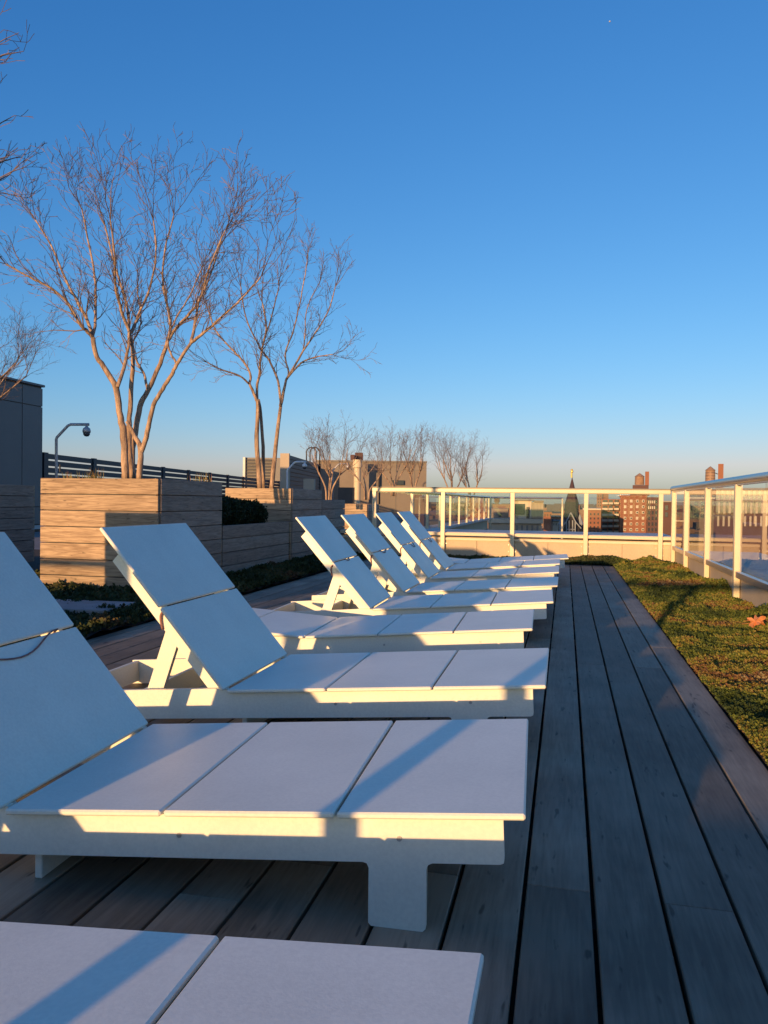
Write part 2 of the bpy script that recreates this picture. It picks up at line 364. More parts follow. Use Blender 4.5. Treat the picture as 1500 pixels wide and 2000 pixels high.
def bed_obj(name, *a, **k):
    P, s, tn, rs = bed(name, *a, **k)
    n = len(P); d = rs.normal(0, 1, (n, 3)); d[:, 2] = np.abs(d[:, 2])+.55; d /= np.linalg.norm(d, axis=1)[:, None]
    t = np.cross(d, rs.normal(0, 1, (n, 3))); t /= np.linalg.norm(t, axis=1)[:, None]
    s = (s*rs.uniform(.6, 1.5, n))[:, None]
    V = np.stack([P, P+d*s*.55+t*s*.4, P+d*s, P+d*s*.5-t*s*.4], 1).reshape(-1, 3).astype(np.float32)
    me = bpy.data.meshes.new(name); me.vertices.add(4*n); me.loops.add(4*n); me.polygons.add(n)
    me.vertices.foreach_set('co', V.ravel()); me.loops.foreach_set('vertex_index', np.arange(4*n, dtype=np.int32))
    me.polygons.foreach_set('loop_start', np.arange(0, 4*n, 4, dtype=np.int32)); me.polygons.foreach_set('loop_total', np.full(n, 4, dtype=np.int32))
    at_ = me.attributes.new('tone', 'FLOAT', 'POINT'); at_.data.foreach_set('value', np.repeat(tn, 4).astype(np.float32))
    me.materials.append(a[5]); me.update(calc_edges=True)
    o = bpy.data.objects.new(name, me); COL.objects.link(o); return o
def soil_grid(x0, x1, y0, y1, amp, step=.06):
    nx = int((x1-x0)/step)+1; ny = int((y1-y0)/step)+1; g = MB()
    for j in range(ny+1):
        for i in range(nx+1):
            x = x0+(x1-x0)*i/nx; y = y0+(y1-y0)*j/ny; g.v.append((x, y, hgt(x, y, amp)*.62-.012))
    for j in range(ny):
        for i in range(nx):
            a = j*(nx+1)+i; g.f.append((a, a+1, a+nx+2, a+nx+1))
    return g
mb = MB(); mb.box(-12, 1.5, -1, 11.5, -.074, -.062); mb.build('bed_base', M_soil, kind='structure')
soil_grid(.653, 1.49, -.9, 11.46, .018).build('bed_soil_right', M_soil, kind='structure')
soil_grid(-3.44, -2.757, -.9, 10.9, .03, .09).build('bed_soil_left', M_soil, kind='structure')
soil_grid(-9, -3.44, -.9, 6.9, .03, .14).build('bed_soil_far_left', M_soil, kind='structure')
soil_grid(-2.9, .668, 10.88, 11.46, .015, .08).build('bed_soil_end', M_soil, kind='structure')
g = bed_obj('sedum_ground_cover', .650, 1.49, 1.6, 11.44, 420000, M_sedum, .0118, .018, 3, near_bias=True)
tag(g, 'mossy green, gold and red sedum covering the bed right of the deck', 'ground cover', kind='stuff')
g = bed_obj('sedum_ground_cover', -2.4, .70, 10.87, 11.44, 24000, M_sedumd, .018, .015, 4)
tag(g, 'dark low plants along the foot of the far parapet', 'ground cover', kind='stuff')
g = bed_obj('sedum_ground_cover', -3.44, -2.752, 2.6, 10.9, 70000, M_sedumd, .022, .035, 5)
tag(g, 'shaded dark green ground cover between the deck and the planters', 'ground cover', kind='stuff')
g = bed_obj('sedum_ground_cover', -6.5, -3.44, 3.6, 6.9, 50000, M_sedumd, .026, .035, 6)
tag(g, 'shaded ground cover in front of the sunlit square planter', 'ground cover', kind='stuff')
# metal edging strip between deck and right bed
MB().box(.6475, .6515, -.9, 10.86, -.06, -.004).build('deck_edging', M_black, kind='structure')
# stepping stone in left bed
st = MB().box(-.36, .36, -.22, .22, 0, .05, bev=.006).build('stepping_stone', M_stone, label='flat grey stepping stone in the shaded bed before the square planter', cat='paving stone')
st.location = (-3.42, 4.86, .03); st.rotation_euler = (0, 0, .05)

# ---------------------------------------------------------------- loungers
TILT = math.atan(.0813); PP = .3716*math.sqrt(1+.0813**2); W = .66; ZF = .26; TH = .013
def make_lounger(back_up=True, rope=1, seed=0):
    """origin: near foot corner of the seat on the deck, seat runs to -x, y across"""
    root = empty('sun_lounger', (0, 0, 0))
    T = Matrix.Translation((0, 0, ZF)) @ Matrix.Rotation(-TILT, 4, 'Y')     # +x rises towards the foot
    def tb(x0, x1, y0, y1, z0, z1, bev=.003):
        return MB().box(x0, x1, y0, y1, z0, z1, mat=T, bev=bev)
    G = .0035
    for k in range(3):
        tb(-(k+1)*PP+G, -k*PP-(G if k else 0), 0, W, -TH, 0, bev=.0035).build('seat_panel', M_white, root)
    hs = -3*PP; head = -1.862
    # side rails with the front leg in one cut piece; leg goes straight down to the deck
    for y0 in (.022, W-.022-.018):
        def loc(s, z): q = T @ Vector((s, 0, z)); return (q.x, q.z)
        zb = -TH-.094
        foot_t = loc(-.043, -TH-.0005); foot_b = loc(-.047, zb)
        def rb(x):                                    # height of the rail's lower edge at x
            a = loc(-.047, zb); b = loc(head, zb); return a[1]+(x-a[0])/(b[0]-a[0])*(b[1]-a[1])
        lx1, lx0 = -.19, -.306
        def fil(cx, cz, r_, a0, a1): return [(cx+r_*math.cos(R(a0+(a1-a0)*i/4)), cz+r_*math.sin(R(a0+(a1-a0)*i/4))) for i in range(5)]
        poly = [(foot_t[0], foot_t[1])]
        hb = loc(hs-.004, -TH-.0005); ht = loc(hs-.004, -.001); hd = loc(head, -.001)
        poly += [hb, ht, hd, (hd[0], max(rb(hd[0]), .001))]
        poly += [(lx0-.012, rb(lx0-.012)), (lx0-.004, rb(lx0)-.003), (lx0, rb(lx0)-.012), (lx0, .006), (lx0+.006, 0), (lx1-.006, 0), (lx1, .006), (lx1, rb(lx1)-.012), (lx1+.004, rb(lx1)-.003), (lx1+.012, rb(lx1+.012))]
        poly += [(foot_b[0]-.008, rb(foot_b[0]-.008)), (foot_b[0]-.001, foot_b[1]+.003), (foot_b[0], foot_b[1]+.010)]
        poly = poly[::-1]
        MB().prism(poly, y0, y0+.018).build('side_rail', M_white, root)
    # cross boards: foot, knees, hinge, head, rear floor support
    for s0 in (-.075, -.60, hs+.03):
        tb(s0-.018, s0, .041, W-.041, -TH-.085, -TH-.002, .002).build('cross_board', M_white, root)
    for s0 in (head+.03, hs-.34):
        tb(s0-.018, s0, .041, W-.041, -.094, -.004, .002).build('cross_board', M_white, root)
    xs = -1.06
    MB().box(xs-.012, xs+.006, .05, W-.05, 0, .075, bev=.002).build('floor_support', M_white, root)
    # back: a child whose own pieces are in hinge coordinates
    hp = T @ Vector((hs-.005, 0, -.001))
    ang = R(49) if back_up else R(3.6)
    B = Matrix.Translation(hp) @ Matrix.Rotation(ang, 4, 'Y')       # local -x runs up the back
    bk = None
    for k in range(2):
        o = MB().box(-(k+1)*(PP+.008)+G, -k*(PP+.008)-G, 0, W, -TH, 0, mat=B, bev=.0035).build('back_panel', M_white, root)
    for y0 in (.048, W-.048-.018):
        MB().prism([(-.655, -TH-.0005), (-.648, -.058-TH), (-.02, -.058-TH), (.03, -.040), (.006, -TH-.0005)][::1], y0, y0+.018, mat=B).build('back_rail', M_white, root)
    MB().box(-.62, -.602, .067, W-.067, -.06-TH, -TH-.002, mat=B, bev=.002).build('back_brace', M_white, root)
    if back_up:
        a = B @ Vector((-.305, 0, -.030-TH)); b = T @ Vector((-1.862+.405, 0, -.06))
        for y0 in (.070, W-.070-.022):
            d = Vector((b.x-a.x, 0, b.z-a.z)); L_ = d.length; d.normalize(); n = Vector((-d.z, 0, d.x))*.030
            pl = [(a.x-n.x-d.x*.02, a.z-n.z-d.z*.02), (a.x+n.x-d.x*.02, a.z+n.z-d.z*.02), (b.x+n.x, b.z+n.z), (b.x-n.x, b.z-n.z)]
            MB().prism(pl, y0, y0+.022).build('prop', M_white, root)
        MB().tube([(a.x, .05, a.z), (a.x, W-.05, a.z)], .009, 8).build('hinge_rod', M_white, root)
    # strap threaded through the seam between the back panels
    rr = random.Random(seed)
    sx = -(PP+.008)
    if back_up:
        if rope:
            pts = []; y0, y1, dip = {1: (.22, .86, .055), 2: (.42, .60, .018), 3: (.50, .74, .055), 4: (.34, .66, .03)}[rope]
            y0 *= W; y1 *= W
            for i in range(17):
                t = i/16; y = y0+(y1-y0)*t
                sag = dip*math.sin(t*math.pi)**(1.4 if rope != 3 else .9)*(1.15-.5*t)+.004*math.sin(t*11+rope)
                pts.append(B @ Vector((sx+sag, y, .005+.003*math.sin(t*9+rope))))
            MB().tube([B @ Vector((sx, y0+.003, -.02))]+pts+[B @ Vector((sx, y1-.003, -.02))], .0030 if rope != 1 else .0026, 6).build('strap', M_rope, root, smooth=True)
        # loop hanging round the near rail
        q = [B @ Vector((sx+.012+.045*i/10-.02*math.sin(i/10*math.pi), .0425-.003*math.sin(i/10*math.pi), -.014-.058*i/10)) for i in range(11)]
        MB().tube(q, .0045, 6).build('strap', M_rope, root, smooth=True)
    # screw heads under the panels
    for s0 in (-.25, -.72):
        q = T @ Vector((s0, .0205, -TH-.046))
        MB().tube([(q.x, .0222, q.z), (q.x, .0195, q.z)], .0055, 8).build('bolt', M_alum, root)
    return root
GL = 'white loungers lined up along the deck'
protos = {k: make_lounger(True, k, k) for k in (0, 1, 2, 3, 4)}
KIND = [4, 1, 0, None, 2, 4, 3, 3, None]
used_names = set()
FIT = [(-.095, .345, 0), (-.065, 1.47, .038), (-.053, 2.534, .005), (-.142, 3.664, .027), (-.061, 4.707, .025), (-.046, 5.642, .0), (-.045, 6.73, .006), (-.045, 7.666, 0), (.043, 8.478, .025)]
LABS = ['nearest white lounger, cut off by the bottom edge of the photo',
 'second nearest white lounger, its raised back cut by the left edge of the photo',
 'white lounger with raised back standing in front of the sunlit square planter',
 'white lounger laid flat with a coil of pink rope on its head end',
 'first raised lounger beyond the flat one, its triangular prop in full sun',
 'second raised lounger beyond the flat one with the pink rope',
 'second farthest raised white lounger, brown strap drooping over its back',
 'farthest raised white lounger, its back in front of the far railing',
 'flat white lounger at the far end of the row nearest the far parapet']
flat = make_lounger(False, 0, 3)
loungers = []
usedp = set()
for i, (x, y, a) in enumerate(FIT):
    src = flat if KIND[i] is None else protos[KIND[i]]
    o = src if src.name not in usedp else copy_tree(src)
    usedp.add(src.name)
    o.location = (x, y, 0); o.rotation_euler = (0, 0, a)
    tag(o, LABS[i], 'sun lounger', GL); loungers.append(o)
# pink rope coil on the flat lounger
mb = MB(); pts = []
for i in range(90):
    t = i/89; an = t*2*math.pi*3.3; rr_ = .075+.02*math.sin(t*17); pts.append((rr_*1.5*math.cos(an), rr_*math.sin(an), .007+.008*t+.002*math.sin(an*3)))
rc = mb.tube(pts, .006, 6).build('rope_coil', M_ropep, smooth=True, label='coil of pink rope lying on the flat lounger', cat='rope')
q = atY(548, 1216, 3.97); rc.location = (q.x+.02, 3.98, ZF-.0813*1.62+.006+.012)

# ---------------------------------------------------------------- planters
def planter(name, x0, x1, y0, y1, ztop, rows, label, soil=True, zbot=0.0, th=.03):
    root = empty(name, ((x0+x1)/2, y0, zbot)); root.location = (x0, y0, zbot)
    tag(root, label, 'planter')
    L_, D_ = x1-x0, y1-y0; hb = (ztop-zbot)/rows; g = .008
    mx = {}
    def brd(kind, sx, sy, loc, m_):
        key = (kind, round(sx, 3), round(sy, 3))
        if key not in mx: mx[key] = MB().box(0, sx, 0, sy, 0, hb-g, bev=.002).mesh('board', m_)
        o = bpy.data.objects.new('board', mx[key]); COL.objects.link(o); o.parent = root; o.location = loc
    for r_ in range(rows):
        z = r_*hb
        brd('f', L_-.012, th, (0, 0, z), M_plank)
        brd('b', L_-.012, th, (0, D_-th, z), M_plank)
        half = D_/2
        brd('s', th, D_-2*th-.012, (L_-th, th+.006, z), M_planky)
        brd('s', th, D_-2*th-.012, (0, th+.006, z), M_planky)
    MB().box(th+.003, L_-th-.003, th+.003, D_-th-.003, 0, ztop-zbot-.10).build('liner', M_black, root)
    MB().box(L_-th-.016, L_-th-.004, -.0-.002+.006, .03, 0, ztop-zbot-.004).build('corner_gap', M_black, root)
    if soil: MB().box(th+.003, L_-th-.003, th+.003, D_-th-.003, ztop-zbot-.098, ztop-zbot-.03).build('soil', M_soil, root)
    return root
planter('wood_planter', -4.70, -3.45, 2.02, 3.30, 1.02, 7, 'square timber planter beside the nearest loungers, left of the photo')
planter('wood_planter', -4.64, -3.45, 6.08, 7.37, 1.025, 7, 'sunlit square timber planter with the largest bare tree')
planter('wood_planter', -4.38, -3.45, 9.42, 10.72, 1.0, 7, 'second square timber planter, only its top boards in the sun')
planter('low_planter', -4.40, -3.47, 7.375, 9.415, .575, 4, 'low timber planter with dark boxwood between the two square planters')
planter('low_planter', -4.40, -3.47, 10.725, 12.0, .86, 6, 'lower shaded timber planter behind the second square planter')
planter('wood_planter', -8.2, -6.75, 5.2, 8.75, 1.0, 7, 'dark shaded timber planter at the left edge under the grey panelled bulkhead')
p = at(718, 985, 15.5)
planter('low_planter', p.x-1.2, p.x, p.y, p.y+1.0, p.z+.01, 5, 'small planter with a sunlit top board left of the far railing')
# tufts and a spotlight on the near planter
def tuft(x, y, z, n, h, seed, label):
    rs = np.random.RandomState(seed); V = []; F = []; tn = []
    for i in range(n):
        a = rs.uniform(0, 6.28); l_ = h*rs.uniform(.4, 1.1); b0 = Vector((x+rs.normal(0, .05), y+rs.normal(0, .05), z))
        lean = rs.uniform(.05, .5)*l_; tip = b0+Vector((math.cos(a)*lean, math.sin(a)*lean, l_)); mid = (b0+tip)/2+Vector((-math.cos(a), -math.sin(a), 0))*lean*.2
        w_ = Vector((-math.sin(a), math.cos(a), 0))*.0022; k = len(V)
        V += [b0-w_, b0+w_, mid+w_, mid-w_, tip]; F += [(k, k+1, k+2, k+3), (k+3, k+2, k+4)]; tn += [rs.uniform(0, 1)]*5
    me = bpy.data.meshes.new('grass_tuft'); me.from_pydata([tuple(v) for v in V], [], F)
    at_ = me.attributes.new('tone', 'FLOAT', 'POINT'); at_.data.foreach_set('value', np.array(tn, dtype=np.float32)); me.materials.append(M_tuft)
    o = bpy.data.objects.new('grass_tuft', me); COL.objects.link(o); tag(o, label, 'plant'); return o
for (u, n, h, sd_, lb) in ((182, 90, .13, 1, 'green and gold grass tuft on the sunlit planter left of the tree trunks'), (140, 50, .10, 2, 'reddish sprigs on the sunlit planter beside the spotlight'), (396, 60, .12, 3, 'dry straw-coloured grass tuft at the right end of the sunlit planter')):
    q = at(u, 934, 7.4 if u < 300 else 7.75); tuft(q.x, q.y, 1.0, n, h, sd_, lb)
q = at(117, 934, 7.2)
sp = empty('garden_spotlight', (q.x, q.y, .99), label='small dark garden spotlight on a stake in the sunlit planter', cat='spotlight')
MB().tube([(0, 0, 0), (0, 0, .07)], .008, 8).build('stake', M_black, sp)
MB().lathe([(.012, -.05), (.030, -.035), (.036, 0), (.034, .03), (.028, .034)], n=16).build('housing', M_black, sp, smooth=True).rotation_euler = (R(25), R(20), 0)
sp.children[-1].location = (0, 0, .09)

# boxwood shrubs in the low planter
def shrub(cx, cy, z, rx, ry, rz, n, seed, label):
    rs = np.random.RandomState(seed)
    root = empty('boxwood_shrub', (cx, cy, z), label=label, cat='shrub', group='dark shrubs in the low planter')
    v = rs.normal(0, 1, (n, 3)); v /= np.linalg.norm(v, axis=1)[:, None]
    ra = rs.uniform(.72, 1.03, n)[:, None]
    bumpy = np.array([1+.16*noise.noise(Vector((a[0]*2.6+seed, a[1]*2.6, a[2]*2.6))) for a in v])[:, None]
    P = v*ra*bumpy*np.array([rx, ry, rz])+np.array([0, 0, rz*.9])
    P = P[P[:, 2] > 0]
    o = leaf_cloud('foliage', M_box, P, .028, np.clip(rs.normal(.5, .25, len(P)), 0, 1), rs, upness=.2, parent=root, aspect=.3)
    bm = bmesh.new(); bmesh.ops.create_icosphere(bm, subdivisions=2, radius=1)
    for q in bm.verts: q.co = Vector((q.co.x*rx*.78, q.co.y*ry*.78, max(0, q.co.z*rz*.78+rz*.9)))
    me = bpy.data.meshes.new('inner_growth'); bm.to_mesh(me); bm.free(); me.materials.append(M_box); o = bpy.data.objects.new('inner_growth', me); COL.objects.link(o); o.parent = root
    return root
for i, (y, x, s_, lb) in enumerate([(7.72, -3.80, 1.0, 'tallest dark boxwood, leftmost in the low planter'), (8.12, -3.78, .88, 'second dark boxwood from the left in the low planter'), (8.5, -3.80, .82, 'third dark boxwood from the left in the low planter'), (8.9, -3.78, .78, 'smallest dark boxwood, rightmost in the low planter')]):
    shrub(x, y, .52, .24*s_, .24*s_, .20*s_, 5200, 40+i, lb)

# ---------------------------------------------------------------- trees
MINR = .0020
def grow(rg, mb_, p, d, L_, r, lev, maxlev, up=.08, wob=.16, nseg=None):
    seg = .085 if lev < maxlev else .07
    n = max(3, int(L_/seg)); seg = L_/n
    pts = [p.copy()]; rad = [r]; dirs = [d.copy()]
    for i in range(n):
        d = (d+Vector((rg.gauss(0, wob), rg.gauss(0, wob), rg.gauss(0, wob)+up))).normalized()
        p = p+d*seg; pts.append(p.copy()); dirs.append(d.copy()); rad.append(max(MINR, r*(1-.80*(i+1)/n)))
    mb_.tube(pts, rad, 5 if r > .006 else 3, cap=False)
    if lev >= maxlev or L_ < .085: return
    k = 1 if lev else 1
    side = rg.uniform(0, 6.28)
    for i in range(1, n+1):
        t = i/n
        if t < .18: continue
        if rg.random() < .93:
            side += 2.4+rg.uniform(-.5, .5); ax = dirs[i].orthogonal().normalized(); ax.rotate(Matrix.Rotation(side, 3, dirs[i]))
            nd = dirs[i].copy(); nd.rotate(Matrix.Rotation(R(rg.uniform(24, 50)), 3, ax))
            l2 = L_*rg.uniform(.30, .64)*(1.15-.5*t)
            if l2 > .045: grow(rg, mb_, pts[i], nd, l2, max(MINR*1.1, rad[i]*.62), lev+1, maxlev, up, wob)
def smooth_path(pts, radii, sub=4):
    P_ = []; R_ = []
    n = len(pts)
    for i in range(n-1):
        p0 = pts[max(i-1, 0)]; p1 = pts[i]; p2 = pts[i+1]; p3 = pts[min(i+2, n-1)]
        for k in range(sub):
            t = k/sub
            P_.append(.5*((2*p1)+(-p0+p2)*t+(2*p0-5*p1+4*p2-p3)*t*t+(-p0+3*p1-3*p2+p3)*t**3)); R_.append(radii[i]*(1-t)+radii[i+1]*t)
    P_.append(pts[-1]); R_.append(radii[-1]); return P_, R_
def stem_tree(name, stems, D0, seed, label, zbase, tip_len=1.2, levels=3, group=None, side_from=.32, dens=.62, wob=.15):
    """stems: list of (photo points, start radius, end radius, depth drift, terminal branches)"""
    rg = random.Random(seed); root = None; trunks = MB(); br = MB()
    base = None
    for pts, r0, r1, drift, nterm in stems:
        n = len(pts); w3 = []
        for i, (u, v) in enumerate(pts):
            dd = drift[0]+(drift[1]-drift[0])*i/(n-1) if isinstance(drift, tuple) else drift*i/(n-1)
            w3.append(at(u, v, D0+dd))
        if base is None: base = Vector((w3[0].x, w3[0].y, zbase))
        rad = [r0+(r1*(1 if nterm else .80)-r0)*i/(n-1) for i in range(n)]
        P_, R_ = smooth_path(w3, rad)
        P_ = [q+Vector((rg.gauss(0, .0025), rg.gauss(0, .0025), 0)) for q in P_]
        R_ = [max(.002, q*(1+rg.gauss(0, .03))) for q in R_]
        trunks.tube([q-base for q in P_], R_, 9)
        d = (P_[-1]-P_[-3]).normalized()
        for k in range(nterm+1 if nterm else 0):
            ax = d.orthogonal().normalized(); ax.rotate(Matrix.Rotation(rg.uniform(0, 6.28), 3, d)); nd = d.copy(); nd.rotate(Matrix.Rotation(R(rg.uniform(6, 26)), 3, ax))
            grow(rg, br, P_[-1]-base, nd, tip_len*rg.uniform(.75, 1.1), R_[-1]*(.85 if k == 0 else .65), 0, levels, wob=wob)
        if nterm:
            m_ = len(P_)
            for i in range(int(m_*side_from), m_-1):
                if rg.random() < dens:
                    dr = (P_[i+1]-P_[i]).normalized(); ax = dr.orthogonal().normalized(); ax.rotate(Matrix.Rotation(rg.uniform(0, 6.28), 3, dr)); nd = dr.copy(); nd.rotate(Matrix.Rotation(R(rg.uniform(22, 45)), 3, ax))
                    grow(rg, br, P_[i]-base, nd, tip_len*rg.uniform(.4, .75), R_[i]*.45, 1, levels, wob=wob)
    root = empty('bare_tree', base, label=label, cat='tree', group=group)
    trunks.build('trunk', M_bark, root, smooth=True); br.build('crown', M_twig, root)
    return root
T1 = [
 ([(245, 938), (242, 854), (235, 816), (227, 760), (207, 722), (189, 697), (181, 659)], .036, .026, -.1, 0),
 ([(181, 659), (168, 645), (158, 636), (133, 593), (100, 563), (55, 540), (10, 515)], .019, .007, (-.1, -.45), 2),
 ([(181, 659), (172, 628), (151, 590), (128, 545), (100, 480), (70, 430)], .019, .007, (-.1, .25), 3),
 ([(181, 659), (186, 626), (187, 580), (184, 530), (172, 470), (160, 410)], .016, .007, (-.1, .6), 3),
 ([(229, 756), (243, 716), (252, 660), (248, 600), (225, 520), (205, 440)], .020, .008, (-.08, .5), 3),
 ([(259, 936), (252, 867), (253, 816), (257, 750), (260, 702), (254, 651)], .030, .021, (.15, .2), 0),
 ([(254, 651), (237, 606), (226, 560), (224, 500), (215, 430)], .017, .007, (.2, -.3), 3),
 ([(254, 651), (264, 632), (272, 610), (290, 570), (305, 500), (300, 430)], .017, .007, (.2, .6), 3),
 ([(272, 936), (275, 879), (262, 850), (248, 823)], .032, .020, (0, -.02), 0),
 ([(275, 884), (283, 862), (292, 825), (300, 791), (318, 760), (335, 732), (346, 712), (373, 669)], .026, .019, (0, -.2), 0),
 ([(373, 669), (400, 648), (430, 622), (470, 585), (510, 540)], .016, .006, (-.2, -.6), 2),
 ([(373, 669), (380, 636), (388, 590), (410, 540), (430, 480)], .016, .007, (-.2, .3), 3),
 ([(346, 712), (334, 690), (328, 665), (345, 620), (372, 575), (395, 520)], .012, .006, (-.15, .5), 2),
 ([(260, 938), (258, 890), (267, 829), (277, 785), (290, 760), (313, 710), (328, 664)], .034, .024, (.25, .35), 0),
 ([(328, 664), (333, 636), (328, 600), (318, 550), (322, 490), (340, 420)], .018, .007, (.35, .8), 3),
 ([(328, 664), (345, 640), (368, 615), (391, 583), (410, 520), (440, 450)], .018, .007, (.35, .1), 3),
 ([(288, 760), (281, 730), (266, 702), (259, 672), (275, 630), (268, 560)], .014, .007, (.3, .9), 2),
]
stem_tree('bare_tree', T1, 7.55, 11, 'largest bare multi-stemmed tree growing from the sunlit square planter', .97, tip_len=.66, levels=3, dens=1.0, side_from=.22, wob=.125)
T2 = [
 ([(508, 958), (502, 872), (503, 793), (499, 777), (487, 750)], .036, .022, 0, 0),
 ([(487, 750), (466, 733), (432, 722), (405, 708)], .014, .007, (0, -.5), 2),
 ([(487, 750), (489, 731), (475, 706), (448, 677), (421, 645), (405, 600)], .018, .008, (0, .4), 3),
 ([(503, 793), (502, 759), (507, 727), (511, 686), (520, 640), (512, 590)], .022, .010, (0, .5), 3),
 ([(511, 686), (500, 665), (480, 620), (470, 560)], .013, .007, (.3, -.3), 3),
 ([(515, 958), (514, 872), (509, 804), (505, 780)], .028, .020, (.2, .0), 0),
 ([(530, 958), (539, 872), (548, 793)], .036, .026, .1, 0),
 ([(548, 793), (543, 745), (525, 702), (513, 680), (530, 620), (545, 560)], .019, .008, (.1, .7), 3),
 ([(548, 793), (559, 741)], .024, .020, .1, 0),
 ([(559, 741), (588, 709), (615, 698), (650, 692)], .015, .006, (.1, -.5), 2),
 ([(559, 741), (592, 686), (616, 650), (640, 610), (655, 560)], .016, .007, (.1, .3), 3),
 ([(559, 741), (564, 727), (557, 691), (575, 640), (590, 570), (600, 510)], .015, .007, (.1, .8), 3),
 ([(592, 686), (596, 650), (600, 600), (625, 550)], .010, .006, (.2, .9), 2),
]
stem_tree('bare_tree', T2, 10.6, 12, 'bare tree with tall pale trunks growing from the second square planter', .95, tip_len=.58, dens=1.0, side_from=.25, wob=.125)
def auto_tree(base, h, spread, ns, seed, label, trunk_r=.035, lean=(0, 0), group=None, levels=3, trunk_frac=.35, tl=None):
    rg = random.Random(seed); root = empty('bare_tree', base, label=label, cat='tree', group=group); tr = MB(); br = MB()
    for k in range(ns):
        an = 6.28*k/ns+rg.uniform(-.4, .4); b0 = Vector((math.cos(an)*.05, math.sin(an)*.05, -.05)); out = Vector((math.cos(an), math.sin(an), 0))
        hh = h*trunk_frac*rg.uniform(.85, 1.15)
        pts = [b0, b0+out*.03*h*.5+Vector((lean[0]*.3, lean[1]*.3, hh*.5)), b0+out*spread*.16+Vector((lean[0]*.6, lean[1]*.6, hh))]
        P_, R_ = smooth_path(pts, [trunk_r, trunk_r*.85, trunk_r*.7]); tr.tube(P_, R_, 8)
        d = (P_[-1]-P_[-3]).normalized()
        for j in range(3):
            a2 = an+rg.uniform(-1.3, 1.3); o2 = Vector((math.cos(a2), math.sin(a2), 0)); e = o2*spread*rg.uniform(.1, .32)+Vector((lean[0], lean[1], h*rg.uniform(.22, .32)))
            q = [P_[-1], P_[-1]+e*.5+o2*.04, P_[-1]+e]; Q_, r2 = smooth_path(q, [trunk_r*.6, trunk_r*.4, trunk_r*.25]); tr.tube(Q_, r2, 6)
            for i in range(1, len(Q_)-1):
                if rg.random() < .5:
                    nd = (Q_[i+1]-Q_[i]).normalized(); nd = (nd+Vector((rg.gauss(0, .4), rg.gauss(0, .4), .1))).normalized(); grow(rg, br, Q_[i], nd, (tl or h*.3)*rg.uniform(.5, .9), r2[i]*.5, 1, levels)
            for j2 in range(2):
                nd = ((Q_[-1]-Q_[-3]).normalized()+Vector((rg.gauss(0, .25), rg.gauss(0, .25), 0))).normalized(); grow(rg, br, Q_[-1], nd, (tl or h*.34)*rg.uniform(.8, 1.1), r2[-1]*.8, 0, levels)
    tr.build('trunk', M_bark, root, smooth=True); br.build('crown', M_twig, root)
    return root
MINR = .0015
# tree in the planter beside the nearest loungers: its branches reach into the top left corner
T0 = [
 ([(-450, 880), (-440, 600), (-380, 400), (-250, 250), (-90, 140)], .036, .010, (0, .1), 2),
 ([(-420, 400), (-260, 330), (-100, 290)], .018, .010, (0, .3), 1),
 ([(-445, 700), (-380, 480), (-200, 420), (-70, 375)], .024, .010, (0, .5), 2),
 ([(-430, 560), (-320, 420), (-120, 350)], .018, .010, (0, -.1), 1),
]
stem_tree('bare_tree', T0, 4.0, 21, 'bare tree whose branch tips hang into the top left corner', 1.0, tip_len=.46, levels=3, dens=.3)
q = at(-75, 800, 11.5)
auto_tree(Vector((q.x-.5, q.y, 1.25)), 2.7, 2.4, 4, 31, 'bare tree crown above the grey bulkhead at the left edge', lean=(.25, 0))
GT = 'bare trees around the far terrace'
for (u, v, D, h, sprd, ns, sd_, lb) in (
  (642, 978, 14.5, 1.55, 1.1, 4, 51, 'small bare tree in front of the dark slatted screen with ladder hoops'),
  (716, 972, 17.5, 1.55, 1.2, 3, 52, 'small bare tree in the planter with the sunlit top board'),
  (768, 965, 19.5, 1.75, 1.3, 4, 53, 'small bare tree behind the far railing in front of the beige bulkhead'),
  (882, 985, 26, 2.5, 1.3, 4, 54, 'bare tree standing alone against the sky beyond the far railing'),
  (921, 985, 24, 1.9, .9, 3, 57, 'slimmer bare tree just right of the lone far tree'),
  (806, 972, 22, 1.9, 1.0, 3, 55, 'bare tree at the right corner of the beige bulkhead')):
    q = at(u, v, D); auto_tree(q, h, sprd, ns, sd_, lb, trunk_r=.020 if D < 22 else .03, group=GT, trunk_frac=.34)

# ---------------------------------------------------------------- parapets and railings
def parapet(x0, x1, y0, y1, axis, label, joints, zt=.385, capdepth=1.2, face=1):
    root = empty('parapet_wall', (0, 0, 0), label=label, cat='wall')
    if axis == 'x':
        for a, b in zip(joints[:-1], joints[1:]): MB().box(a+.003, b-.003, y0, y1, -.06, zt-.075).build('wall_panel', M_parapet, root)
        MB().box(x0, x1, y0+.02, y1-.01, -.06, zt-.07).build('wall_core', M_parapet, root)
        MB().box(x0, x1, y0-.018, y0+.03, zt-.115, zt-.078, bev=.003).build('moulding', M_capedge, root)
        MB().box(x0, x1, y0-.035, y0+.02, zt-.045, zt-.001, bev=.004).build('cap_edge', M_capedge, root)
        MB().box(x0, x1, y0+.018, y0+capdepth, zt-.05, zt+.006, bev=.003).build('cap', M_cap, root)
    return root
parapet(-3.4, 1.50, 11.5, 11.72, 'x', 'cream stucco parapet wall across the far end of the deck', [-3.4, -2.33, -1.28, -.24, .80, 1.50])
FR = empty('railing', (0, 0, 0), label='glass railing with cream posts along the far parapet', cat='railing')
def post(root, x, y, z0, z1, w_=.066, d_=.05):
    MB().box(x-w_/2, x+w_/2, y-d_/2, y+d_/2, z0, z1, bev=.003).build('post', M_ss, root)
PX = [-2.853, -1.789, -.757, .290, 1.31]
for x in PX: post(FR, x, 11.455, .055, .993, w_=.060)
MB().box(-2.89, 1.44, 11.425, 11.50, .985, 1.052, bev=.012).build('top_rail', M_ss, FR)
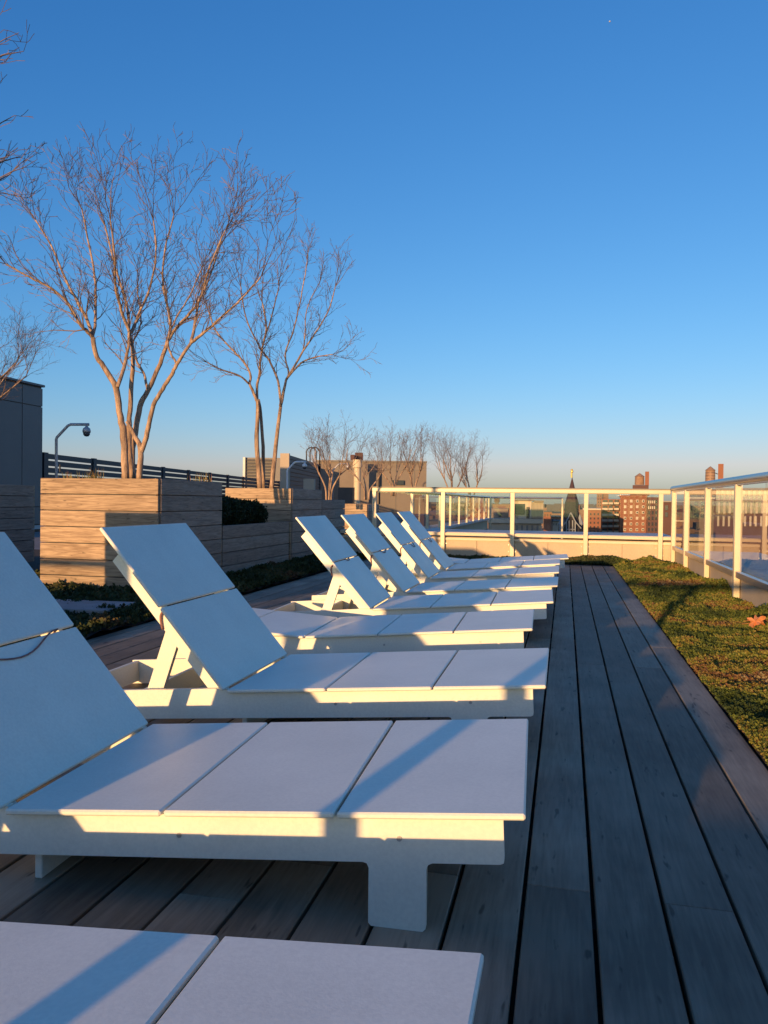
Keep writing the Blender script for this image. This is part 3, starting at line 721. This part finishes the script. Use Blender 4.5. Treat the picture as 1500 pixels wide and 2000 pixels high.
MB().box(-2.885, 1.43, 11.422, 11.503, 1.0525, 1.064).build('rail_cap', M_panel, FR)
for a, b in zip(PX[:-1], PX[1:]): MB().box(a+.045, b-.045, 11.452, 11.460, .40, .986).build('glass_panel', M_glass, FR)
for x in PX:
    for z in (.12, .22):
        for dx in (-.05, .05): MB().tube([(x+dx, 11.499, z), (x+dx, 11.485, z)], .008, 8).build('bolt', M_alum, FR)
# right parapet and railing
RW = empty('parapet_wall', (0, 0, 0), label='cream parapet wall below the glass railing on the right', cat='wall')
RY = [-1.4, 0.0, 1.45, 2.9, 4.35, 5.8, 7.27, 8.74, 10.2, 11.45]
for a, b in zip([-1.4]+[y+.36 for y in RY[1:-1]], [y+.36 for y in RY[1:-1]]+[11.49]): MB().box(1.50, 1.62, a+.003, b-.003, -.06, .235).build('wall_panel', M_parapet, RW)
MB().box(1.515, 1.63, -1.4, 11.49, -.06, .22).build('wall_core', M_parapet, RW)
MB().box(1.632, 2.6, -1.4, 11.495, -.06, .20).build('outer_ledge', M_cap, RW)
MB().box(1.50, 1.545, 11.50, 11.75, -.06, .20).build('corner_return', M_parapet, RW)
RR = empty('railing', (0, 0, 0), label='glass railing with cream posts and metal handrail along the right side', cat='railing')
for y in RY[:-1]+[11.36]:
    post(RR, 1.468, y, .02, 1.03, w_=.050, d_=.060)
    for z in (.06, .19): MB().tube([(1.499, y+.12, z), (1.478, y+.12, z)], .008, 8).build('bolt', M_alum, RR)
    MB().box(1.490, 1.4995, y+.095, y+.145, .03, .22).build('bracket', M_ss, RR)
for a, b in zip(RY[:-1], RY[1:]):
    MB().box(1.474, 1.482, a+.045, b-.045, .27, 1.03).build('glass_panel', M_glass, RR)
    MB().box(1.452, 1.4985, a+.04, b-.04, .215, .272, bev=.004).build('bottom_rail', M_rail, RR)
MB().tube([(1.468, -1.4, 1.066), (1.468, 11.46, 1.066)], .036, 20).build('top_rail', M_rail, RR, smooth=True)
MB().box(1.452, 1.484, -1.4, 11.44, 1.022, 1.040).build('glass_shoe', M_rail, RR)
# railing and low kerb behind the photographer, seen only by its shadows
NR = empty('railing', (0, 0, 0), label='glass railing across the near end of the deck behind the viewpoint', cat='railing')
for k in range(-4, 2):
    x = -1.07+1.47*k
    if x < 1.4: post(NR, x, -1.0, 0, .97, w_=.066)
    if x+1.47 < 1.6: MB().box(x+.05, min(x+1.42, 1.42), -1.004, -.996, .25, .965).build('glass_panel', M_glass, NR)
MB().box(-7.4, 1.44, -1.035, -.965, .965, 1.032, bev=.01).build('top_rail', M_ss, NR)
MB().box(-7.4, 1.45, -1.3, -1.08, -.06, .35).build('parapet_wall', M_parapet, label='low parapet across the near end of the deck behind the viewpoint', cat='wall')
# second railing running away on the left behind the far parapet
LR = empty('railing', (0, 0, 0), label='long glass railing running away beyond the far parapet to the left', cat='railing')
LY = [12.9, 14.4, 15.9, 17.4, 18.9, 20.4, 21.9, 23.4, 24.9, 26.4]
for y in LY: post(LR, -2.55, y, .25, .99, w_=.05, d_=.06)
for a, b in zip(LY[:-1], LY[1:]): MB().box(-2.554, -2.546, a+.05, b-.05, .32, .98).build('glass_panel', M_glass, LR)
MB().tube([(-2.55, 12.4, 1.01), (-2.55, 26.5, 1.01)], .034, 14).build('top_rail', M_rail, LR, smooth=True)
lw = empty('parapet_wall', (0, 0, 0), label='low parapet under the receding left railing', cat='wall')
MB().box(-2.95, -2.60, 12.76, 26.6, -.075, .24).build('wall_body', M_parapet, lw)
MB().box(-3.0, -2.50, 12.76, 26.65, .243, .30, bev=.004).build('cap', M_cap, lw)
rl = empty('railing', (0, 0, 0), label='railing crossing at the end of the long receding one', cat='railing')
MB().tube([(-2.5, 26.6, 1.0), (-.1, 26.6, 1.0)], .03, 8).build('top_rail', M_rail, rl)
for x in (-2.5, -.1): MB().box(x-.025, x+.025, 26.57, 26.63, -3.8, .99).build('post', M_ss, rl)
MB().box(-2.55, .1, 26.5, 27.0, -25.9, -3.8).build('roof_ledge', M_parapet, kind='structure')

# ---------------------------------------------------------------- left bulkhead, fence, cameras
bl = empty('bulkhead', (0, 0, 0), label='grey metal panelled rooftop bulkhead at the left edge', cat='building')
XB = -13.4
ye = atX(83, 900, XB).y; ztop = atX(83, 752, XB).z
MB().box(XB-8, XB-.03, 8, ye-.02, -.07, ztop-.06).build('core', M_black, bl)
zj = atX(83, 795, XB).z; yj = atX(43, 900, XB).y; zl = atX(43, 990, XB).z
for y0, y1 in ((yj, ye), (yj-2.6, yj), (yj-5.2, yj-2.6)):
    for z0, z1 in ((.12, zl), (zl, zj), (zj, ztop-.09)): MB().box(XB-.03, XB, y0+.012, y1-.012, z0+.012, z1-.012).build('metal_panel', M_panel, bl)
MB().box(XB-8.05, XB+.05, 7.9, ye+.03, ztop-.06, ztop, bev=.01).build('roof_edge', M_panel, bl)
MB().box(XB-.03, XB+.03, 8, ye, 0, .1).build('base_trim', M_cap, bl)
def slat_fence(A, B, z0, z1, npan, nsl, label, solid_top=.10, name='slat_fence', gap=.035, th=.03, postw=.10):
    d = Vector((B.x-A.x, B.y-A.y, 0)); L_ = d.length; ang = math.atan2(d.y, d.x)
    root = empty(name, (A.x, A.y, z0), ang, label=label, cat='fence'); pl = L_/npan; hh = z1-z0; sh = hh/nsl
    me = MB().box(0, pl-postw, 0, th, 0, sh-gap).mesh('slat', M_fence); pm = MB().box(0, postw, -.03, .06, 0, hh).mesh('post', M_fence)
    for k in range(npan+1):
        o = bpy.data.objects.new('post', pm); COL.objects.link(o); o.parent = root; o.location = (k*pl, 0, 0)
        if k == npan: break
        for s_ in range(nsl):
            if (k*nsl+s_) > 285: continue
            o = bpy.data.objects.new('slat', me); COL.objects.link(o); o.parent = root; o.location = (k*pl+postw, 0, s_*sh+gap*.5)
    return root
A = at(84, 960, 20.5); Bp = at(562, 975, 52)
slat_fence(Vector((A.x, A.y, 0)), Vector((Bp.x, Bp.y, 0)), .35, 2.03, 11, 9, 'long dark horizontal slat fence behind the square planters', gap=.045, postw=.22)
def cctv(u0, vb, vt, u1, D, label, m_):
    p0 = at(u0, vb, D); pt = at(u0, vt+33*(15.3/D), D); pk = at(u0+31*(15.3/D), vt, D); pe = at(u1, vt, D); r_ = .035
    root = empty('camera_pole', (p0.x, p0.y, 0), label=label, cat='security camera'); o_ = Vector((p0.x, p0.y, 0))
    P_, R_ = smooth_path([p0-o_, pt-o_, pk-o_, pe-o_], [r_]*4, 5)
    pts = [Vector((0, 0, 0)), p0-o_, pt-o_+Vector((0, 0, -.03)), pt-o_+(pk-pt)*.06, pt-o_+(pk-pt)*.9, pk-o_+(pe-pk)*.08, pe-o_]
    MB().tube(pts, r_, 10).build('pole', m_, root, smooth=True)
    e = pe-o_-(pe-pk).normalized()*.06
    MB().lathe([(.03, .0), (.035, -.06), (.085, -.10), (.10, -.16), (.095, -.20)], e, 16).build('housing', m_, root, smooth=True)
    MB().lathe([(.085, -.20), (.08, -.25), (.05, -.29), (.01, -.30)], e, 16).build('dome', M_domeg, root, smooth=True)
    return root
cctv(110, 905, 829, 174, 19.0, 'grey bent pole with a dome security camera above the slat fence at left', M_galv)
cctv(561, 945, 902, 598, 31, 'small pale bent pole with a dome security camera in front of the slatted screen', M_lamp)
cctv(650, 945, 906, 682, 40, 'faint bent camera pole in front of the beige bulkhead', M_galv)

FACE = 750
def facing(u):
    """following blocks turn their fronts square to the sight line at photo column u"""
    global FACE
    FACE = u
def pxbox(u0, u1, vt, vb, D, depth, m_, name, parent=None, dz=0, bev=0, **k):
    """block at distance D whose front spans the given photo columns and rows"""
    tU = math.atan((FACE-750)/FPX); Rr = D/math.cos(tU)
    def lx(u): return Rr*math.tan(math.atan((u-750)/FPX)-tU)
    uc = (u0+u1)/2; tc = math.atan((uc-750)/FPX); Dd = Rr/math.cos(tc-tU)*math.cos(tc)
    zt = at(uc, vt, Dd).z; zb = at(uc, vb, Dd).z
    mt = Matrix.Rotation(YAW-tU, 4, 'Z')
    return MB().box(lx(u0), lx(u1), Rr, Rr+depth, zb+dz, zt+dz, mat=mt, bev=bev).build(name, m_, parent, **k)
# slatted building, screen, hoops, beige bulkhead
g = empty('slatted_shed', at(515, 960, 50), label='grey corrugated rooftop shed behind the second tree trunks', cat='building'); g.location = (0, 0, 0)
pxbox(474, 557, 894, 985, 50, 5, M_panel, 'wall', g)
for k in range(9): pxbox(481, 530, 897+k*6, 901+k*6, 49.9, .08, M_fence, 'slat', g)
pxbox(473.5, 478, 893, 985, 49.8, .15, M_galv, 'corner_trim', g)
g = empty('slatted_screen', (0, 0, 0), label='tall dark slatted screen with a sunlit end post', cat='fence')
A = at(562, 960, 34); Bp = at(624, 960, 43); z1 = at(562, 886, 34).z
d = (Bp-A); d.z = 0; L_ = d.length; ang = math.atan2(d.y, d.x)
g.location = (A.x, A.y, 0); g.rotation_euler = (0, 0, ang)
ns_ = 15; zz = z1-.02
me = MB().box(.2, L_, 0, .05, 0, zz/ns_-.03).mesh('slat', M_fence)
for k in range(ns_):
    o = bpy.data.objects.new('slat', me); COL.objects.link(o); o.parent = g; o.location = (0, 0, k*zz/ns_)
MB().box(-.02, .18, -.05, .35, 0, zz+.03).build('end_post', M_beige2, g)
MB().box(L_, L_+.12, -.05, .1, 0, zz).build('end_post', M_fence, g)
MB().box(0, L_, .06, .10, zz*.0, zz*.98).build('backing', M_black, g)
pxbox(592, 613, 935, 975, 33, .6, M_beige2, 'utility_cabinet', label='beige utility cabinet below the dark slatted screen', cat='cabinet')
g = empty('roof_ladder', (0, 0, 0), label='dark ladder hoops rising over the slatted screen', cat='ladder')
for du, dv in ((0, 0), (7, 0)):
    pts = []
    for i in range(15):
        an = math.pi*(1-i/14); pts.append(at(608+du+9.5*math.cos(an), 884-10*math.sin(an), 42+du*.1))
    pts = [at(598.5+du, 925, 42+du*.1)]+pts+[at(617.5+du, 925, 42+du*.1)]
    MB().tube(pts, .035, 8).build('hoop', M_black, g, smooth=True)
g = empty('bulkhead', (0, 0, 0), label='wide beige rooftop bulkhead behind the small bare trees', cat='building')
pxbox(618, 832, 901, 1010, 56, 9, M_beige, 'wall', g)
pxbox(617, 833, 899.5, 902.5, 55.9, 9.2, M_panel, 'roof_edge', g)
for u in (660, 700, 735, 772, 808): pxbox(u, u+.8, 903, 1008, 55.96, .05, M_panel, 'joint', g)
pxbox(619, 832, 917, 918, 55.965, .05, M_panel, 'joint', g)
pxbox(763, 788, 938, 947, 55.8, .3, M_windark, 'louvre', g)
pxbox(738, 741, 917, 960, 55.7, .2, M_black, 'downpipe', g)
g = empty('flue_pipe', (0, 0, 0), label='sunlit round flue pipe against the beige bulkhead', cat='pipe')
a = at(697, 990, 54); t_ = at(697, 898, 54)
MB().lathe([(.24, a.z-1), (.24, t_.z-1.55), (.26, t_.z-1.54), (.26, t_.z-1.50), (.24, t_.z-1.49), (.24, t_.z-.6), (.33, t_.z-.55), (.33, t_.z), (.28, t_.z)], (a.x, a.y, 0), 24).build('pipe', M_flue, g, smooth=False)
pxbox(683, 691, 888, 905, 60, 1.2, M_brickd, 'brick_chimney', label='short brown chimney block behind the beige bulkhead, left one', cat='chimney')
pxbox(692, 707, 884, 905, 61, 1.5, M_brickd, 'brick_chimney', label='wider brown chimney block directly behind the sunlit flue', cat='chimney')
g = pxbox(660, 692, 952, 1000, 30, .12, M_fence, 'dark_gate', label='dark gate panel left of the flue behind the lower planter', cat='gate')
g = empty('antenna_mast', (0, 0, 0), label='thin dark mast with brackets in front of the beige bulkhead', cat='mast')
MB().tube([at(741, 985, 40), at(741, 925, 40)], .045, 8).build('mast', M_black, g)
MB().tube([at(737, 917, 40), at(744, 917, 40)], .07, 8).build('bracket', M_black, g)

# ---------------------------------------------------------------- city
def windows(root, u0, u1, v0, v1, D, nc, nr, m_=None, wfrac=.5, hfrac=.55, pane=None, proud=.12, skip=None, seed=0):
    rg = random.Random(seed); du = (u1-u0)/nc; dv = (v1-v0)/nr
    for r_ in range(nr):
        for c in range(nc):
            cu = u0+(c+.5)*du; cv = v0+(r_+.5)*dv
            w_ = pxbox(cu-du*wfrac/2, cu+du*wfrac/2, cv-dv*hfrac/2, cv+dv*hfrac/2, D-proud, .3, m_ or M_winpale, 'window', root)
            if pane: 
                if rg.random() < pane: pxbox(cu-du*wfrac*.22, cu+du*wfrac*.30, cv-dv*hfrac*.25, cv+dv*hfrac*.30, D-proud-.06, .2, M_windark, 'pane', w_)
ZG = 1500
def vb(D): return 987+(26+.85)*FPX/D
# orange brick apartment block
facing(1225)
D = 170
ap = empty('apartment_block', (0, 0, 0), label='orange brick apartment block with pale balconies, water tank on its roof', cat='building')
pxbox(1211, 1263, 970, vb(D), D, 30, M_brick, 'wall', ap)
pxbox(1263, 1287, 971, vb(D), D+.5, 30, M_brickd, 'shaded_side_wall', ap)  # right face away from the sun, its shade put in by darker brick
pxbox(1174, 1211, 975, vb(D), D+2.5, 30, M_brick, 'balcony_wing', ap)
pxbox(1209, 1264, 967.5, 970.5, D-.3, 31, M_brick, 'cornice', ap)
windows(ap, 1215, 1262, 973, 1040, D, 4, 6, pane=.6, wfrac=.42, hfrac=.50, seed=2)
windows(ap, 1264.5, 1285, 974, 1040, D+.5, 3, 6, m_=M_windark, wfrac=.5, hfrac=.6, seed=3)
windows(ap, 1265, 1280, 975, 997, D+.3, 4, 2, m_=M_winpale, wfrac=.6, hfrac=.5, seed=3)
for r_ in range(6):
    v = 978+r_*11.2
    for k, (ua, ub, mm) in enumerate(((1176, 1187, M_cream), (1188, 1197, M_fin), (1199, 1209, M_cream))):
        bal = pxbox(ua, ub, v+3, v+7, D+1.0-(1.0 if k == 1 else 0), 1.5, mm, 'balcony', ap)
        pxbox(ua+1, ub-1, v-1.5, v+2.6, D+2.3, .4, M_windark, 'window', ap)
wt = empty('water_tank', (0, 0, 0), label='round wooden rooftop water tank beside the shorter brick chimney', cat='water tank')
c = at(1249, 947, 180); tz = at(1249, 931, 180).z; rz_ = at(1249, 924, 180).z; rr_ = 9*180/FPX
MB().lathe([(rr_*1.0, c.z), (rr_*.96, tz)], (c.x, c.y, 0), 20).build('tank', M_tank, wt, smooth=False)
MB().lathe([(rr_*1.08, tz+.01), (.05, rz_)], (c.x, c.y, 0), 20).build('cone_roof', M_tank, wt)
pxbox(1235, 1266, 947.5, 962, 178, 6, M_brickd, 'penthouse', ap)
pxbox(1259, 1266.5, 921, 948, 178, 1.2, M_brick, 'brick_chimney', label='orange brick chimney beside the water tank on the apartment block', cat='chimney')
ch = pxbox(1257, 1268, 960.5, 968, 178, 4, M_brickd, 'penthouse', ap)
pxbox(1230, 1258, 962.3, 968, 180, 6, M_brickd, 'penthouse', ap)
facing(1157)
# lower block between church and apartments
D = 150
lo = empty('brick_building', (0, 0, 0), label='lower orange brick building between the church and the apartment block', cat='building')
pxbox(1140, 1173.5, 996, vb(D), D, 20, M_brick, 'wall', lo)
pxbox(1138, 1173.8, 993, 996, D-.4, 20.8, M_cream, 'cornice', lo)
windows(lo, 1150, 1172, 1000, 1042, D, 3, 5, m_=M_windark, wfrac=.35, hfrac=.45)
facing(1176)
D = 210
tb_ = empty('brick_tower', (0, 0, 0), label='pale brick tower block rising behind the lower orange building', cat='building')
pxbox(1165, 1176, 961, vb(D), D, 8, M_brickp, 'wall', tb_); pxbox(1176.3, 1188, 964, vb(D), D+1, 8, M_brickp, 'wall', tb_)
windows(tb_, 1166, 1175, 966, 990, D, 2, 4, m_=M_windark, wfrac=.3, hfrac=.4)
# church
D = 95
chh = empty('church', (0, 0, 0), label='dark stone church tower with a pointed spire and gold cross', cat='church')
c0 = at(1116.5, 1000, D); mt = Matrix.Translation((c0.x, c0.y, 0)) @ Matrix.Rotation(YAW, 4, 'Z')
def zz_(v): return at(1116.5, v, D).z
px_ = D/FPX
def ring(prof, n, rot=0, m4=mt):
    mb_ = MB(); base = 0
    for r_, z in prof:
        for k in range(n):
            an = 2*math.pi*(k+.5)/n; q = m4 @ Vector((r_*math.cos(an), r_*math.sin(an), z)); mb_.v.append(tuple(q))
    for i in range(len(prof)-1):
        for k in range(n): a = i*n+k; b = i*n+(k+1) % n; mb_.f.append((a, b, b+n, a+n))
    mb_.f.append(tuple(range((len(prof)-1)*n, len(prof)*n))); return mb_
ring([(12.8*px_, zz_(981)), (7.5*px_, zz_(962)), (.35*px_, zz_(932))], 8).build('spire', M_spire, chh)
ring([(13.8*px_, zz_(1012)), (13.0*px_, zz_(980.5)), (12*px_, zz_(980))], 8).build('belfry', M_stonec, chh)
ring([(25*px_, -26), (25*px_, zz_(1030)), (17*px_, zz_(1011)), (11*px_, zz_(990))], 8).build('tower_body', M_stonec, chh)
MB().tube([at(1116.5, 933, D), at(1116.5, 920, D)], .12, 8).build('finial', M_gold, chh)
MB().lathe([(.05, 0), (.14, .08), (.18, .2), (.14, .34), (.05, .42)], at(1117, 924, D), 12).build('gold_orb', M_gold, chh, smooth=True)
MB().tube([at(1115, 917.5, D), at(1119, 917.5, D)], .09, 6).build('gold_cross', M_gold, chh)
# gabled dormer with tracery on the front
def gpt(du, v, off): q = at(1115+du, v, D-off); return q
off = 2.0
gab = [gpt(-9, 1050, off), gpt(9, 1050, off), gpt(8.5, 1018, off), gpt(0, 1003, off), gpt(-8.5, 1018, off)]
n_ = 5; back = [q+CF*1.6 for q in gab]
mbg = MB(); mbg.add(gab+back, [(0, 1, 2, 3, 4), (9, 8, 7, 6, 5)]+[((i+1) % 5, i, i+5, (i+1) % 5+5) for i in range(5)]); mbg.build('dormer', M_stonec, chh)
for seg_ in ([(-9.5, 1020), (0, 1001.5)], [(0, 1001.5), (9.5, 1020)], [(-8.5, 1019), (-8.5, 1050)], [(8.5, 1019), (8.5, 1050)], [(-8, 1034), (8, 1034)], [(-3.5, 1016), (-3.5, 1050)], [(3.5, 1016), (3.5, 1050)], [(-20, 1032), (-9.5, 1020)], [(20, 1032), (9.5, 1020)]):
    MB().tube([gpt(a, b, off+.12) for a, b in seg_], .075, 6).build('tracery', M_trac, chh)
for du in (-17, 17):
    q = gpt(du, 1030, .6); MB().lathe([(.35, -6), (.35, .3), (.5, .35), (.04, 1.6)], q, 8).build('pinnacle', M_trac, chh)
# terrace penthouse opposite
facing(1030)
D = 98
pt = empty('glass_penthouse', (0, 0, 0), label='rooftop penthouse with a big cream framed window and dark door', cat='building')
pxbox(1012, 1038, 978, 1013, D, 6, M_cream, 'wall', pt); pxbox(1038.3, 1061, 981, 1013, D+.3, 6, M_beige2, 'siding', pt)
pxbox(1000, 1042, 975.5, 978, D-.4, 7, M_beige, 'roof_edge', pt); pxbox(1042.2, 1062, 977.5, 981, D-.1, 7, M_beige, 'roof_edge', pt)
pxbox(1004, 1025, 984, 1005, D-.15, .3, M_windark, 'window', pt); pxbox(1028, 1034, 990, 1012, D-.15, .3, M_black, 'door', pt)
pxbox(1002, 1011.7, 978, 1013, D+.2, 6, M_beige2, 'wall', pt)
for k in range(7): pxbox(1041+k*2.8, 1041.5+k*2.8, 982, 1012, D+.2, .2, M_panel, 'batten', pt)
bb = empty('cream_building', (0, 0, 0), label='cream walled building carrying the glass penthouse', cat='building')
pxbox(953, 1061, 1013.5, 1022, D-1.2, 12, M_cream, 'cornice', bb); pxbox(954, 1058, 1022.2, vb(D), D-.8, 11, M_beige2, 'wall', bb)
for k in range(5): pxbox(1008+k*10, 1012+k*10, 1026, 1040, D-.95, .3, M_panel, 'window', bb)
pxbox(957, 992, 993, 1013, D+3, 5, M_beige, 'brick_annex', label='pale annex with a small dark window left of the penthouse', cat='building')
pxbox(974, 979, 1003, 1010, D+2.9, .3, M_windark, 'window', bb)
pxbox(962, 1001, 985, 1010, D+22, 5, M_brickp, 'brick_building', label='brick upper storey behind the pale annex', cat='building')
g = empty('water_tank', (0, 0, 0), label='small square brown water tank above the brick upper storey', cat='water tank')
pxbox(965, 975, 971, 981, 130, 1.4, M_brickd, 'tank', g); pxbox(966.5, 973.5, 981.1, 990, 130.1, 1.2, M_black, 'stand', g)
# low houses beyond
rg = random.Random(9)
HL = ['low reddish roof just left of the church tower', 'pale pink house wall left of the church tower', 'long orange roof right of the penthouse', 'small white gabled house far beyond the penthouse']
for (u0, u1, vt, D, m_, lb) in ((1076, 1099, 1010, 115, M_brickp, HL[0]), (1080, 1094, 1018, 108, M_cream, HL[1]), (1062, 1078, 1000, 150, M_brick, HL[2]), (1069, 1074, 1001, 320, M_cream, HL[3])):
    facing((u0+u1)/2); h = empty('low_house', (0, 0, 0), label=lb, cat='house'); pxbox(u0, u1, vt, vb(D), D, 12, m_, 'wall', h)
    for k in range(3): pxbox(u0+(u1-u0)*(k+.3)/3, u0+(u1-u0)*(k+.6)/3, vt+4, vt+8, D-.08, .2, M_windark, 'window', h)
    pxbox(u0-.5, u1+.5, vt-1, vt-.05, D-.3, 12.5, M_city2, 'roof_edge', h)
mb = MB(); mb2 = MB()
for i in range(1500):
    D = 210*math.exp(rg.random()*2.6); th_ = rg.uniform(-.95, .95); x = D*math.sin(th_); y = D*math.cos(th_)
    h = rg.uniform(6, 15) if rg.random() < .95 else rg.uniform(15, 21); s_ = rg.uniform(8, 22)
    (mb if rg.random() < .5 else mb2).box(x, x+s_, y, y+s_, -26, -26+h)
mb.build('distant_rooftops', M_brickp, label='sea of distant low roofs out to the horizon', cat='city', kind='stuff')
mb2.build('distant_rooftops', M_city2, label='grey-brown distant roofs mixed through the far city', cat='city', kind='stuff')
mb = MB()
for i in range(240):
    th_ = -1.0+2.0*i/240; D = 2600+rg.uniform(-200, 200); x = D*math.sin(th_); y = D*math.cos(th_); mb.box(x-14, x+14+rg.uniform(0, 20), y, y+60, -26, rg.uniform(-8, -1))
M_hill = mat('far_treeline', (.10, .10, .11), .9, var=.2, scale=.01)
mb.build('treeline', M_hill, kind='stuff', label='dark treeline along the horizon', cat='treeline')

# right side buildings behind the railing
facing(1500)
D = 62
rb_ = empty('finned_building', (0, 0, 0), label='building with pale vertical fins seen through the right railing', cat='building')
pxbox(1398, 1640, 957, 1003, D, 14, M_windark, 'upper_wall', rb_); pxbox(1398, 1640, 1003.3, vb(D), D+.1, 14, M_brickd, 'lower_wall', rb_)
pxbox(1396, 1642, 953, 957, D-.3, 15, M_beige, 'roof_edge', rb_); pxbox(1398, 1640, 978, 982, D-.25, .3, M_beige, 'band', rb_)
for k in range(22):
    pxbox(1402+k*10.5, 1406.5+k*10.5, 957.2, 1003, D-.2, .3, M_fin, 'fin', rb_); pxbox(1401+k*10.5, 1405+k*10.5, 1008, 1028, D-.05, .3, M_fin, 'window', rb_)
facing(1370)
D = 80
rb2 = empty('corniced_building', (0, 0, 0), label='beige building with a white cornice seen between right railing posts', cat='building')
pxbox(1348, 1394, 974, vb(D), D, 12, M_beige, 'wall', rb2); pxbox(1346, 1396, 971.5, 974, D-.4, 12.5, M_cream, 'cornice', rb2)
windows(rb2, 1352, 1392, 978, 1014, D, 3, 3, m_=M_windark, wfrac=.5, hfrac=.6)
facing(1318)
D = 72
rb3 = empty('dark_building', (0, 0, 0), label='dark low building behind the corner of the two railings', cat='building')
pxbox(1291, 1345, 981, vb(D), D, 12, M_brickd, 'wall', rb3); pxbox(1290, 1346, 978.5, 981, D-.3, 12.5, M_panel, 'roof_edge', rb3)
windows(rb3, 1296, 1342, 985, 1012, D, 4, 2, m_=M_windark, wfrac=.5, hfrac=.7)
pxbox(1318, 1346, 1016, 1019, D-.5, .6, M_cream, 'band', rb3)
wt = empty('water_tank', (0, 0, 0), label='pale round water tank with a cone roof above the right handrail', cat='water tank')
c = at(1387, 940, 120); tz = at(1387, 919, 120).z; rz_ = at(1387, 911, 120).z; rr_ = 9*120/FPX
MB().lathe([(rr_, c.z), (rr_*1.01, c.z+(tz-c.z)*.5), (rr_*.96, tz)], (c.x, c.y, 0), 20).build('tank', M_tank, wt)
MB().lathe([(rr_*1.1, tz+.01), (.06, rz_)], (c.x, c.y, 0), 20).build('cone_roof', M_tank, wt)
for k in range(3):
    z = c.z+(tz-c.z)*(.2+.28*k); MB().lathe([(rr_*1.03, z), (rr_*1.03, z+.06)], (c.x, c.y, 0), 20).build('hoop', M_black, wt)
MB().tube([at(1392, 922, 120), at(1402, 926, 120)], .06, 6).build('pipe', M_black, wt)
facing(1405)
pxbox(1401, 1411.5, 906, 955, 120, .9, M_brick, 'brick_chimney', label='tall orange brick chimney above the right handrail', cat='chimney')
pxbox(1345, 1480, 955, vb(125), 125, 14, M_brickd, 'brick_building', label='dark building carrying the pale water tank behind the right handrail', cat='building')

# ---------------------------------------------------------------- fallen leaf
lobes = []
for i in range(48):
    an = 2*math.pi*i/48; r_ = .044*(1+.26*math.cos(7*an)+.16*math.cos(13*an+.6)+.14*math.cos(2*an))
    lobes.append((r_*math.cos(an)*1.3, r_*math.sin(an), .010*math.sin(3*an)+.020*abs(math.cos(an*2))+.006*math.sin(9*an)))
mb = MB(); mb.v = [(0, 0, .012)]+lobes+[(0, 0, .010)]+[(a, b, c-.0012) for a, b, c in lobes]
mb.f = [(0, i+1, (i+1) % 48+1) for i in range(48)]+[(49, (i+1) % 48+50, i+50) for i in range(48)]+[(i+1, i+50, (i+1) % 48+50, (i+1) % 48+1) for i in range(48)]
lf = empty('fallen_leaf', (1.20, 5.36, .095), .6, label='orange fallen oak leaf lying on the sedum', cat='leaf'); lf.rotation_euler = (R(28), R(-12), .6)
mb.build('blade', M_leafo, lf); MB().tube([(-.05, 0, .008), (-.105, .01, .014)], .0016, 5).build('stem', M_leafo, lf)

# day moon, a speck high in the sky
bm = bmesh.new(); bmesh.ops.create_icosphere(bm, subdivisions=3, radius=8)
me = bpy.data.meshes.new('moon'); bm.to_mesh(me); bm.free(); me.materials.append(M_moon)
mo = bpy.data.objects.new('moon', me); COL.objects.link(mo); mo.location = at(1191, 42, 7500)
tag(mo, 'tiny pale day moon high in the blue sky at upper right', 'moon')
